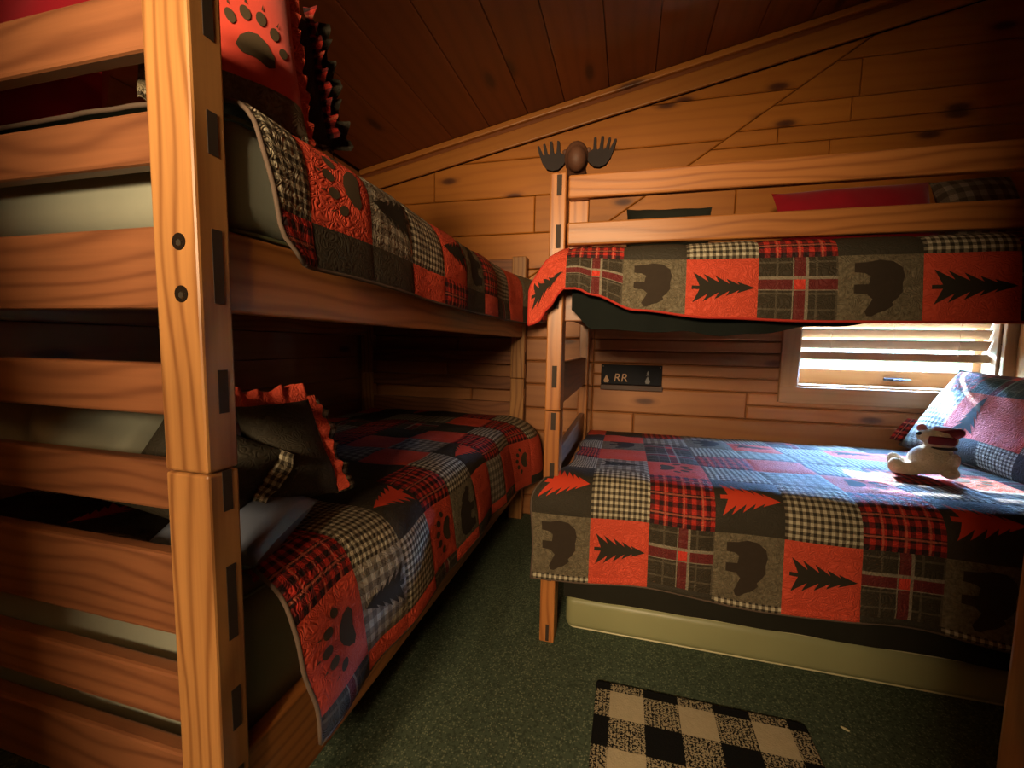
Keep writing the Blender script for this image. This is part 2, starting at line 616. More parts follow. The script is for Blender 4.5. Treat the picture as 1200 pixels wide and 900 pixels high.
def inset(poly, d):
    n = len(poly)
    ar = sum(poly[i][0] * poly[(i + 1) % n][1] - poly[(i + 1) % n][0] * poly[i][1] for i in range(n))
    if ar < 0: poly = poly[::-1]
    res = poly
    for i in range(n):
        p_, q_ = Vector(poly[i]), Vector(poly[(i + 1) % n])
        e = (q_ - p_)
        if e.length < 1e-6: continue
        e.normalize()
        nrm = Vector((e.y, -e.x))
        res = clip(res, nrm.x, nrm.y, nrm.dot(p_) - d)
        if len(res) < 3: return []
    return res


def plank(poly, parent, mat, yfront=YW, thick=0.02, gap=0.0016, ch=0.005, name='plank'):
    a = inset(poly, gap)
    if len(a) < 3: return None
    b = inset(poly, gap + ch)
    if len(b) != len(a):
        b = [((x - sum(p[0] for p in a) / len(a)) * 0.97 + sum(p[0] for p in a) / len(a), (z - sum(p[1] for p in a) / len(a)) * 0.97 + sum(p[1] for p in a) / len(a)) for x, z in a]
    n = len(a)
    vs = [(x, yfront, z) for x, z in b] + [(x, yfront + ch, z) for x, z in a] + [(x, yfront + thick, z) for x, z in a]
    fs = [tuple(range(n))]
    for r_ in (0, n):
        fs += [(r_ + i, r_ + (i + 1) % n, r_ + n + (i + 1) % n, r_ + n + i) for i in range(n)]
    bm = bmesh.new()
    bv = [bm.verts.new((v[0], v[2], v[1])) for v in vs]   # local: x along the grain, y = height, z = depth
    for f in fs: bm.faces.new([bv[i] for i in f])
    me = finish(bm, name)
    c = Vector()
    for v in me.vertices: c += v.co
    c /= len(me.vertices)
    me.transform(Matrix.Translation(-c))
    o = link(name, me, mat)
    mw = Matrix(((1, 0, 0, c.x), (0, 0, 1, c.z), (0, 1, 0, c.y), (0, 0, 0, 1)))
    me.flip_normals()
    return place(o, parent, mw)


def rect(x0, x1, z0, z1):
    return [(x0, z0), (x1, z0), (x1, z1), (x0, z1)]


TOPOFF = 0.150


def rows_z(zs): return list(zip(zs[:-1], zs[1:]))


rng = random.Random(3)


def split_row(x0, x1, joints):
    xs = [x0] + [j for j in joints if x0 + .1 < j < x1 - .1] + [x1]
    return list(zip(xs[:-1], xs[1:]))


# upper boards left of the diagonal joint, upper boards right of it, and the narrow log boards below
for z0, z1 in rows_z([1.29, 1.436, 1.565, 1.783, 2.004, 2.226, 2.45, 2.67]):
    js = []
    if abs(z0 - 1.783) < .01: js = [-0.585]
    if abs(z0 - 2.004) < .01: js = [-1.25]
    for xa, xb in split_row(XL, 1.2, js):
        poly = clip(rect(xa, xb, z0, z1), dk, -1, dk * D0[0] - D0[1])        # above/left of the diagonal
        poly = clip(poly, -0.198, 1, 2.589 - TOPOFF) if len(poly) > 2 else poly
        if len(poly) > 2: plank(poly, wall_back, M['pine'])
for z0, z1 in rows_z([1.29, 1.436, 1.62, 1.80, 1.985, 2.18, 2.262, 2.377, 2.56, 2.75, 2.95]):
    for xa, xb in split_row(-0.95, XR, [rng.uniform(.2, 1.6)] if z0 > 1.7 else []):
        poly = clip(rect(xa, xb, z0, z1), -dk, 1, -dk * D0[0] + D0[1])
        poly = clip(poly, -0.198, 1, 2.589 - TOPOFF) if len(poly) > 2 else poly
        if len(poly) < 3: continue
        if z0 < WZ1 + .09:      # keep clear of the window trim
            for sub in (clip(poly, 1, 0, WX0), clip(poly, -1, 0, -WX1)):
                if len(sub) > 2: plank(sub, wall_back, M['pine'])
            if z1 > WZ1:
                s2 = clip(clip(clip(poly, 1, 0, WX1), -1, 0, -WX0), 0, -1, -WZ1)
                if len(s2) > 2: plank(s2, wall_back, M['pine'])
        else:
            plank(poly, wall_back, M['pine'])
logz = [0.0, .13, .262, .41, .557, .704, .855, 1.0, 1.143, 1.29]
for z0, z1 in rows_z(logz):
    # left part: full boards; right part: split by a half-way groove
    for xa, xb in split_row(XL, -0.2, [rng.uniform(-1.4, -.9)]):
        plank(rect(xa, xb, z0, z1), wall_back, M['log'], ch=0.009)
    halves = [(z0, (z0 + z1) / 2 + .004), ((z0 + z1) / 2 + .004, z1)]
    if abs(z0 - .704) < .01: segs = [(-.2, .655, [(z0, z1)]), (.655, XR, halves)]
    elif abs(z0 - .557) < .01: segs = [(-.2, .046, [(z0, z1)]), (.046, XR, [(z0, z1)])]
    elif z0 < .5: segs = [(-.2, XR, [(z0, z1)])]
    else: segs = [(-.2, XR, halves)]
    for xa, xb, hs in segs:
        for za, zb in hs:
            if zb > WZ0 - .001 and xb > WX0:
                plank(rect(xa, WX0, za, zb), wall_back, M['log'], ch=0.008)
                plank(rect(WX1, xb, za, zb), wall_back, M['log'], ch=0.008)
                if za < WZ0 - .01: plank(rect(WX0, WX1, za, WZ0), wall_back, M['log'], ch=0.008)
            else:
                plank(rect(xa, xb, za, zb), wall_back, M['log'], ch=0.008)

# left wall of planks
wall_left = box('wall_left', (XL - .12, -3.4, 0), (XL - .02, 2.86, 3.0), M['gap'])
tag(wall_left, 'dark brown plank wall behind the left bunk bed', 'wall', kind='structure')
for z0, z1 in rows_z([0, .147, .294, .441, .557, .704, .855, 1.0, 1.143, 1.29, 1.436, 1.565, 1.783, 2.004, 2.226]):
    ys = [-.25, rng.uniform(.6, 1.9), YW]
    for ya, yb in zip(ys[:-1], ys[1:]):
        board('plank', (XL - .01, ya + .001, (z0 + z1) / 2), (XL - .01, yb - .001, (z0 + z1) / 2), z1 - z0 - .002, 0.02, (0, 0, 1), M['log'], wall_left, bev=0.004)

wall_right = box('wall_right', (XR, -3.4, 0), (XR + .12, 2.86, 3.2), M['log'])
tag(wall_right, 'plain brown wall at the far right end of the room', 'wall', kind='structure')

# unseen doorway wall and room behind the camera, added to shape the lamp light
DX0, DX1, DZ = -0.80, 0.06, 2.0  # opening sized to limit where the lamp light falls
bm = bmesh.new()
for lo, hi in (((XL, YF - .1, 0), (DX0, YF, 3.1)), ((DX1, YF - .1, 0), (XR, YF, 3.1)), ((DX0, YF - .1, DZ), (DX1, YF, 3.1))):
    bmbox(bm, lo, hi)
wall_front = bm_obj('wall_front', bm, M['log'], None, False)
tag(wall_front, 'brown unseen wall facing the window wall, its doorway shaped to bound the lamp light', 'wall', kind='structure')
wh = box('wall_added_room', (-2.3, -3.5, 0), (2.3, -3.4, 3.0), M['hall'])  # shell of the unseen room, added to enclose the lamp
tag(wh, 'plain tan end wall of the unseen room added around the lamp', 'wall', kind='structure')
wp_ = box('wall_light_block', (-.60, -.80, 0), (-.335, -.72, 1.48), M['hall'])  # unseen pier added to dim the lower left post and bed
tag(wp_, 'chest high tan pier added unseen behind the doorway to block lamp light', 'wall', kind='structure')
ch_ = box('ceiling_added_room', (-2.3, -3.5, 2.45), (2.3, YF - .1, 2.55), M['hall'])
tag(ch_, 'flat tan ceiling of the unseen room added around the lamp', 'ceiling', kind='structure')

# outdoors: ground and a tree bank added to cut low sky light
gr = wmesh('ground_outside', [(-40, 3.2, -.6), (40, 3.2, -.6), (40, 60, -.6), (-40, 60, -.6), (-40, 3.2, -.8), (40, 3.2, -.8), (40, 60, -.8), (-40, 60, -.8)],
           [(0, 1, 2, 3), (7, 6, 5, 4), (0, 4, 5, 1), (1, 5, 6, 2), (2, 6, 7, 3), (3, 7, 4, 0)], plain('pale_gravel', (0.22, 0.21, 0.19), .9, .1, noise_scale=2))
tag(gr, 'pale bright ground outside the window', 'ground', kind='structure')
vs, fs = [], []
NB = 90
for i in range(NB + 1):
    x = -34 + 68 * i / NB
    hgt = 4.1 + .3 * nz(x * .35, 2.2) + .2 * nz(x * 1.1, 5)
    for j in range(7):
        t = j / 6
        vs.append((x, 12.0 + 1.2 * t * t + .4 * nz(x * .8, t * 3) , -.6 + (hgt + .6) * t))
    vs.append((x, 15.5, -.6 + hgt * .9))
    vs.append((x, 16.0, -.6))
for i in range(NB):
    for j in range(8):
        k0 = i * 9 + j
        fs.append((k0, k0 + 9, k0 + 10, k0 + 1))
o = wmesh('added_tree_belt', vs, fs, plain('far_foliage', (0.035, 0.055, 0.025), .9, .1, noise_scale=1.2, noise_amt=.4), None, True)
tag(o, 'belt of green foliage added far outside the window to cut low sky light', 'trees', kind='stuff')

# sloped ceiling with planks along Y
zl, zr = ceil_z(XL - .2), ceil_z(XR + .2)
ceil = wmesh('ceiling', [(XL - .2, -.36, zl + .02), (XR + .2, -.36, zr + .02), (XR + .2, 2.9, zr + .02), (XL - .2, 2.9, zl + .02),
                         (XL - .2, -.36, zl + .12), (XR + .2, -.36, zr + .12), (XR + .2, 2.9, zr + .12), (XL - .2, 2.9, zl + .12)],
             [(3, 2, 1, 0), (4, 5, 6, 7), (0, 1, 5, 4), (1, 2, 6, 5), (2, 3, 7, 6), (3, 0, 4, 7)], M['gap'])
tag(ceil, 'dark brown sloped plank ceiling rising to the right', 'ceiling', kind='structure')
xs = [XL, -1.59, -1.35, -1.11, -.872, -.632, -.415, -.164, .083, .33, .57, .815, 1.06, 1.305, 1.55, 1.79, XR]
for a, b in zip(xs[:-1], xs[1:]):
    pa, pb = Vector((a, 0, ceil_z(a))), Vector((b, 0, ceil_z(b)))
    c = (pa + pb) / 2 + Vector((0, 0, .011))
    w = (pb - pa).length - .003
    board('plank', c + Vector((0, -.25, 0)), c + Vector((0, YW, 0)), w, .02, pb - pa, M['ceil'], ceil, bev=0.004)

# sloped trim where the back wall meets the ceiling: a moulding over a wide board
sl = Vector((1, 0, .198)).normalized()


def slope_pt(x, dz, y): return Vector((x, y, ceil_z(x) + dz))


for nm, dz, w, th, lab in (('trim_1', -.018, .034, .036, 'narrow pine moulding under the sloped ceiling'),
                           ('trim_2', -.100, .092, .020, 'wide sloped pine board below the ceiling moulding')):
    t = board(nm, slope_pt(XL, dz, YW - th / 2 + (0.0 if nm == 'trim_1' else .006)), slope_pt(XR, dz, YW - th / 2 + (0.0 if nm == 'trim_1' else .006)), w, th, (0, 0, 1), M['trim'], None, bev=0.006)
    tag(t, lab, 'trim', kind='structure')
t = board('trim_3', slope_pt(XL, -.044, YW - .006), slope_pt(XR, -.044, YW - .006), .022, .012, (0, 0, 1), M['ceil'], None, bev=0.002)
tag(t, 'dark recessed strip between the sloped moulding and the board', 'trim', kind='structure')

# ------------------------------------------------------------------ window and blind
win = empty('window_1', (1.33, YW, WZ0))
tag(win, 'small pine framed window above the lower right bed', 'window', kind='structure')
fw_ = 0.088
zc0, zc1 = WZ0 - fw_ / 2, WZ1 + fw_ / 2
yf = YW - .010
for nm, a, b, wd in (('frame_board', (WX0 - fw_, yf, zc0), (WX1 + .055, yf, zc0), (0, 0, 1)),
                     ('frame_board', (WX0 - fw_, yf, zc1), (WX1 + .055, yf, zc1), (0, 0, 1))):
    board(nm, a, b, fw_, .022, wd, M['frame'], win, .003)
board('frame_board', (WX0 - fw_ / 2, yf, WZ0), (WX0 - fw_ / 2, yf, WZ1), fw_, .022, (1, 0, 0), M['frame'], win, .003)
board('frame_board', (WX1 + .0275, yf, WZ0), (WX1 + .0275, yf, WZ1), .055, .022, (1, 0, 0), M['frame'], win, .003)
# jamb lining
for a, b, wd, th in (((WX0 + .006, 2.765, WZ0), (WX0 + .006, 2.765, WZ1), (0, 1, 0), .012), ((WX1 - .006, 2.765, WZ0), (WX1 - .006, 2.765, WZ1), (0, 1, 0), .012)):
    board('jamb', a, b, .17, th, wd, M['frame'], win, .002)
board('sill', (WX0, 2.765, WZ0 + .006), (WX1, 2.765, WZ0 + .006), .17, .012, (0, 1, 0), M['frame'], win, .003)
board('sash_rail', (WX0 + .012, 2.79, .955), (WX1 - .012, 2.79, .955), .085, .03, (0, 0, 1), M['frame'], win, .004)
board('sash_rail', (WX0 + .012, 2.79, 1.47), (WX1 - .012, 2.79, 1.47), .06, .03, (0, 0, 1), M['frame'], win, .004)
for x in (WX0 + .03, WX1 - .03):
    board('sash_stile', (x, 2.79, .978), (x, 2.79, 1.44), .035, .03, (1, 0, 0), M['frame'], win, .003)
box('pane', (WX0 + .03, 2.797, .97), (WX1 - .03, 2.801, 1.45), M['glass'], win)
lt = box('latch', (1.335, 2.758, .940), (1.42, 2.776, .958), M['latch'], win, bev=.004)
box('latch_lever', (1.37, 2.744, .944), (1.45, 2.760, .953), M['latch'], lt, bev=.003)

bl = empty('window_blind', (1.33, 2.70, 1.0))
tag(bl, 'pale wooden slatted blind half raised in the small window', 'blind')
bx0, bx1 = WX0 + .016, WX1 - .016
for z in (1.134, 1.190, 1.246, 1.302, 1.358, 1.414):
    board('blind_slat', (bx0, 2.722, z), (bx1, 2.722, z), .054, .004, (0, -.42, .91), M['blind'], bl, .001)
board('blind_slat', (bx0, 2.722, 1.070), (bx1, 2.722, 1.070), .044, .014, (0, .45, 1), M['blind'], bl, .002)
board('head_rail', (bx0, 2.722, 1.472), (bx1, 2.722, 1.472), .045, .04, (0, 1, 0), M['blind'], bl, .003)
for x in (1.05, 1.33, 1.61):
    tube('cord', [(x, 2.699, 1.08), (x, 2.699, 1.45)], .0012, M['blind'], bl, 5)

# ------------------------------------------------------------------ bunk beds
def hole(post, c, nrm=(0, -1, 0)):
    n_ = Vector(nrm)
    bm = bmesh.new()
    r = bmesh.ops.create_cone(bm, cap_ends=True, segments=20, radius1=.0125, radius2=.0125, depth=.0016)
    mt = n_.to_track_quat('Z', 'Y').to_matrix().to_4x4()
    mt.translation = Vector(c)
    bmesh.ops.transform(bm, matrix=mt, verts=bm.verts)
    bm_obj('bolt_hole_disc', bm, M['hole'], post, False)  # flat dark disc; the shade inside the hole is put into its colour
    bm = bmesh.new()
    bmesh.ops.create_cone(bm, cap_ends=True, segments=6, radius1=.0065, radius2=.005, depth=.003)
    mt.translation = Vector(c) + n_ * .0012 + Vector((.002, 0, -.002))
    bmesh.ops.transform(bm, matrix=mt, verts=bm.verts)
    bm_obj('bolt', bm, M['steel'], post, False)


# ---- left bunk bed: runs along Y, its slatted end faces the camera
LX, LY0, LY1, PW, PD = -0.611, 0.508, 2.645, 0.0856, 0.0548
LXL = XL + .03
LTOP = 1.655
lb = empty('bunk_bed', ((LX + LXL) / 2, (LY0 + LY1) / 2, 0))
tag(lb, 'honey brown wooden bunk bed on the left with slatted end facing the camera', 'bunk bed')


def post_pair(bed, cx, cy, wx, wy, seam, top, mat):
    """two stacked post pieces; local X vertical"""
    wd = (1, 0, 0)
    lo = board('post', (cx, cy, 0), (cx, cy, seam - .0012), wx, wy, wd, mat, bed, .0045)
    hi = board('post', (cx, cy, seam + .0012), (cx, cy, top), wx, wy, wd, mat, bed, .0045)
    return lo, hi


for cx in (LX - PW / 2, LXL + PW / 2):
    for cy in (LY0 + PD / 2, LY1 - PD / 2):
        lo, hi = post_pair(lb, cx, cy, PW, PD, .892, LTOP if cy < 1 else 1.628, M['bed'])
        if cy < 1:
            for z in (1.242, 1.166): hole(hi, (cx + .008, LY0 - .0002, z))
            for z in (.34, .265): hole(lo, (cx + .008, LY0 - .0002, z))
SL = [(1.529, 1.617), (1.365, 1.443), (1.146, 1.273), (.976, 1.060), (.818, .900), (.600, .742), (.440, .528), (.255, .383)]
for cy in (LY0 + PD / 2 + .004, LY1 - PD / 2 - .002):
    for z0, z1 in SL:
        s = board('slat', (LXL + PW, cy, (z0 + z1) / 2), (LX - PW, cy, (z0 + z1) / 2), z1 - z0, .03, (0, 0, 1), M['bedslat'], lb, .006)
        for x in (LX + .0003, LXL - .0003):
            board('tenon', (x, cy, z0 + .008), (x, cy, z1 - .008), .017, .0016, (0, 1, 0), M['tenon'], s, 0)
for z0, z1 in ((1.143, 1.273), (.185, .372)):
    for x in (LX - .031, LXL + .031):
        board('side_rail', (x, LY0 + PD, (z0 + z1) / 2), (x, LY1 - PD, (z0 + z1) / 2), z1 - z0, .034, (0, 0, 1), M['rail'], lb, .005)
for z, n in ((1.264, 9), (.280, 7)):
    for i in range(n):
        y = LY0 + .22 + (LY1 - LY0 - .44) * i / (n - 1)
        board('support_slat', (LXL + .05, y, z), (LX - .05, y, z), .09, .018, (0, 1, 0), M['bedslat'], lb, .003)

# ---- right bunk bed: runs along X in front of the window wall
RX0, RY0, RY1 = -0.277, 1.509, 2.655
RX1 = 1.865
rb = empty('bunk_bed', ((RX0 + RX1) / 2, (RY0 + RY1) / 2, 0))
tag(rb, 'brown wooden bunk bed with guard rails standing under the window wall', 'bunk bed')
PW2, PD2 = 0.0548, 0.0856
RTOP = 1.680
for cx in (RX0 + PW2 / 2, RX1 - PW2 / 2):
    for cy in (RY0 + PD2 / 2, RY1 - PD2 / 2):
        lo, hi = post_pair(rb, cx, cy, PW2, PD2, .868, RTOP, M['rail'])
SR = [(1.600, 1.676), (1.420, 1.512), (1.215, 1.335), (.876, 1.034), (.560, .705), (.225, .36)]
TEN = {0: [(1.604, 1.672)], 1: [(1.43, 1.508)], 2: [(1.225, 1.325)], 3: [(.951, 1.028), (.80, .862)], 4: [(.548, .68)], 5: [(.24, .35)]}
for cx in (RX0 + PW2 / 2, RX1 - PW2 / 2):
    for i, (z0, z1) in enumerate(SR):
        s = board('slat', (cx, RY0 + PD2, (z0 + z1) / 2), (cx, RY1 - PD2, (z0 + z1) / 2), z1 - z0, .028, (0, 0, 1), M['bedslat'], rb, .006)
        for ta, tb in TEN[i]:
            board('tenon', (cx + .004, RY0 - .0003, ta), (cx + .004, RY0 - .0003, tb), .017, .0016, (1, 0, 0), M['tenon'], s, 0)
board('tenon', (RX0 + .03, RY0 - .0003, .006), (RX0 + .03, RY0 - .0003, .07), .012, .0016, (1, 0, 0), M['tenon'], rb, 0)
for z0, z1, yy in ((1.185, 1.305, RY0 + .052), (1.265, 1.345, RY1 - .03), (.225, .36, RY0 + .052), (.225, .36, RY1 - .03)):
    for y in (yy,):
        board('side_rail', (RX0 + PW2, y, (z0 + z1) / 2), (RX1 - PW2, y, (z0 + z1) / 2), z1 - z0, .03, (0, 0, 1), M['bedslat'], rb, .004)
for z0, z1 in ((1.594, 1.671), (1.440, 1.516)):
    board('guard_rail', (-.2165, RY0 + .022, (z0 + z1) / 2), (1.800, RY0 + .022, (z0 + z1) / 2), z1 - z0, .032, (0, 0, 1), M['rail'], rb, .006)
board('guard_upright', (-.1835, RY0 + .0545, 1.30), (-.1835, RY0 + .0545, 1.668), .068, .03, (1, 0, 0), M['rail'], rb, .004)
board('guard_upright', (1.74, RY0 + .0545, 1.30), (1.74, RY0 + .0545, 1.668), .068, .03, (1, 0, 0), M['rail'], rb, .004)
for z, n in ((1.262, 10), (.30, 8)):
    for i in range(n):
        x = RX0 + .2 + (RX1 - RX0 - .4) * i / (n - 1)
        board('support_slat', (x, RY0 + .075, z), (x, RY1 - .05, z), .09, .018, (1, 0, 0), M['bedslat'], rb, .003)

# post standing at the right edge of the view
wp = board('wooden_post', (.800, 1.0, 0), (.800, 1.0, ceil_z(.8)), .09, .09, (1, 0, 0), M['bed'], None, .014)
tag(wp, 'orange-brown upright wooden post at the right edge in front of the bed', 'post')


# ------------------------------------------------------------------ mattresses
def rounded_box(name, lo, hi, r, mat, parent=None, wrinkle=0.0, seg=4):
    bm = bmesh.new()
    bmesh.ops.create_cube(bm, size=1.0)
    lo, hi = Vector(lo), Vector(hi)
    for v in bm.verts:
        v.co = Vector([(lo[i] + hi[i]) / 2 + v.co[i] * (hi[i] - lo[i]) for i in range(3)])
    bmesh.ops.bevel(bm, geom=list(bm.edges), offset=r, segments=seg, affect='EDGES', profile=0.5)
    if wrinkle:
        bmesh.ops.subdivide_edges(bm, edges=[e for e in bm.edges if e.calc_length() > .12], cuts=10, use_grid_fill=True)
        for v in bm.verts:
            v.co += Vector((nz(v.co.x * 7, v.co.y * 7, v.co.z * 5), nz(v.co.y * 7, v.co.z * 9, v.co.x * 6), nz(v.co.z * 7, v.co.x * 7, v.co.y * 7) * .5)) * wrinkle
    return bm_obj(name, bm, mat, parent, True)


def mattress(label, lo, hi, mat, r=.045, pip=M['piping'], pr_=.004, front_only=None):
    e = empty('mattress', ((lo[0] + hi[0]) / 2, (lo[1] + hi[1]) / 2, lo[2]))
    tag(e, label, 'mattress')
    rounded_box('cover', lo, hi, r, mat, e)
    if pip:
        rr = r * .9
        for z, ins in ((hi[2] - .005, .012), (lo[2] + .005, .012)):
            pts = []
            x0, x1, y0, y1 = lo[0] + ins, hi[0] - ins, lo[1] + ins, hi[1] - ins
            for cx, cy, a0 in ((x1 - rr, y1 - rr, 0), (x0 + rr, y1 - rr, 90), (x0 + rr, y0 + rr, 180), (x1 - rr, y0 + rr, 270)):
                for q in range(6):
                    an = R(a0 + 18 * q)
                    pts.append((cx + rr * math.cos(an), cy + rr * math.sin(an), z))
            tube('piping', pts, pr_, pip, e, 6, True)
    return e


mattress('pale olive vinyl mattress lying on the floor under the right bed', (-.195, 1.609, .001), (1.70, 2.50, .132), M['trundle'], .030)
mattress('grey green mattress on the upper bunk of the left bed', (LXL + .075, LY0 + .070, 1.276), (LX - .012, LY1 - .07, 1.468), M['sheet'], .05, M['olive'])
mattress('grey green mattress on the lower bunk of the left bed', (LXL + .075, LY0 + .075, .292), (LX - .055, LY1 - .07, .622), M['sheet'], .05, M['olive'])
mattress('dark mattress on the upper bunk under the window wall', (RX0 + .075, RY0 + .085, 1.273), (RX1 - .07, RY1 - .06, 1.418), M['olive'], .05, None)
mattress('dark mattress on the lower bunk below the window', (RX0 + .075, RY0 + .085, .31), (RX1 - .07, RY1 - .06, .590), M['olive'], .05, None)

# ------------------------------------------------------------------ quilts
def profile_fn(pts):
    """smooth arc-length curve through 2-D points"""
    P = [Vector(p) for p in pts]
    dense = []
    for i in range(len(P) - 1):
        p0, p1, p2, p3 = P[max(i - 1, 0)], P[i], P[i + 1], P[min(i + 2, len(P) - 1)]
        for k in range(24):
            t = k / 24
            dense.append(0.5 * ((2 * p1) + (p2 - p0) * t + (2 * p0 - 5 * p1 + 4 * p2 - p3) * t * t + (3 * p1 - p0 - 3 * p2 + p3) * t ** 3))
    dense.append(P[-1])
    acc = [0.0]
    for a, b in zip(dense[:-1], dense[1:]): acc.append(acc[-1] + (b - a).length)

    def f(s):
        if s <= 0: return dense[0] + (dense[1] - dense[0]) / max(acc[1], 1e-9) * s
        if s >= acc[-1]: return dense[-1] + (dense[-1] - dense[-2]).normalized() * (s - acc[-1])
        lo, hi = 0, len(acc) - 1
        while hi - lo > 1:
            mid = (lo + hi) // 2
            if acc[mid] <= s: lo = mid
            else: hi = mid
        t = (s - acc[lo]) / max(acc[hi] - acc[lo], 1e-9)
        return dense[lo].lerp(dense[hi], t)
    f.length = acc[-1]
    return f


def normal_fn(S, sign):
    def n(u, s):
        e = .004
        d1 = S(u + e, s) - S(u - e, s)
        d2 = S(u, s + e) - S(u, s - e)
        v = d1.cross(d2) * sign
        return v.normalized() if v.length > 1e-12 else Vector((0, 0, 1))
    return n


TREE_R = [(.53, .08), (.53, .19), (.76, .10), (.60, .31), (.735, .24), (.58, .46), (.70, .40), (.56, .60), (.645, .555), (.545, .735), (.595, .70)]
TREE = TREE_R + [(.5, .95)] + [(1 - x, y) for x, y in reversed(TREE_R)]
BEAR = [(.13, .18), (.27, .18), (.285, .30), (.33, .37), (.45, .35), (.455, .18), (.585, .18), (.60, .33), (.67, .40), (.74, .37), (.86, .31), (.925, .34),
        (.93, .40), (.88, .47), (.845, .56), (.80, .62), (.76, .66), (.72, .64), (.66, .70), (.56, .76), (.44, .755), (.33, .78), (.20, .75), (.11, .64), (.085, .48), (.12, .34)]


def ell(cx, cy, rx, ry, rot=0, n=14):
    out = []
    for i in range(n):
        a = 2 * math.pi * i / n
        x, y = rx * math.cos(a), ry * math.sin(a)
        out.append((cx + x * math.cos(rot) - y * math.sin(rot), cy + x * math.sin(rot) + y * math.cos(rot)))
    return out


PAW = [[(.30, .27), (.36, .22), (.50, .235), (.64, .20), (.71, .25), (.69, .36), (.60, .46), (.50, .50), (.41, .47), (.33, .38)],
       ell(.225, .53, .052, .078, .35), ell(.36, .665, .056, .085, .12), ell(.52, .71, .056, .088, -.05), ell(.675, .64, .055, .085, -.25), ell(.79, .49, .048, .07, -.45),
       [(.185, .66), (.205, .65), (.175, .74)], [(.345, .79), (.37, .79), (.345, .87)], [(.515, .83), (.54, .83), (.53, .91)], [(.69, .76), (.71, .755), (.72, .84)]]


def motif(name, polys, fmap, mat, parent, cuts=2):
    bm = bmesh.new()
    for poly in polys:
        f = bm.faces.new([bm.verts.new((x, y, 0)) for x, y in poly])
        f.normal_update()
    bmesh.ops.triangulate(bm, faces=bm.faces)
    for _ in range(cuts):
        ed = [e for e in bm.edges if e.calc_length() > .06]
        if ed: bmesh.ops.subdivide_edges(bm, edges=ed, cuts=1)
        bmesh.ops.triangulate(bm, faces=[f for f in bm.faces if len(f.verts) > 3])
    vs = [fmap(v.co.x, v.co.y) for v in bm.verts]
    bm.verts.index_update()
    fs = [[v.index for v in f.verts] for f in bm.faces]
    bm.free()
    return wmesh(name, vs, fs, mat, parent, True)


SPEC = {'bear': ('taupe', 'bear'), 'dtree': ('dark', 'rtree'), 'rtree': ('red', 'dtree'), 'ttree': ('tan', 'dtree'), 'paw': ('red', 'paw'),
        'ging': ('gingham', None), 'plaid': ('plaid', None), 'buf': ('buffalo', None), 'red': ('red', None), 'dark': ('dark', None),
        'taupe': ('taupe', None), 'tan': ('tan', None)}


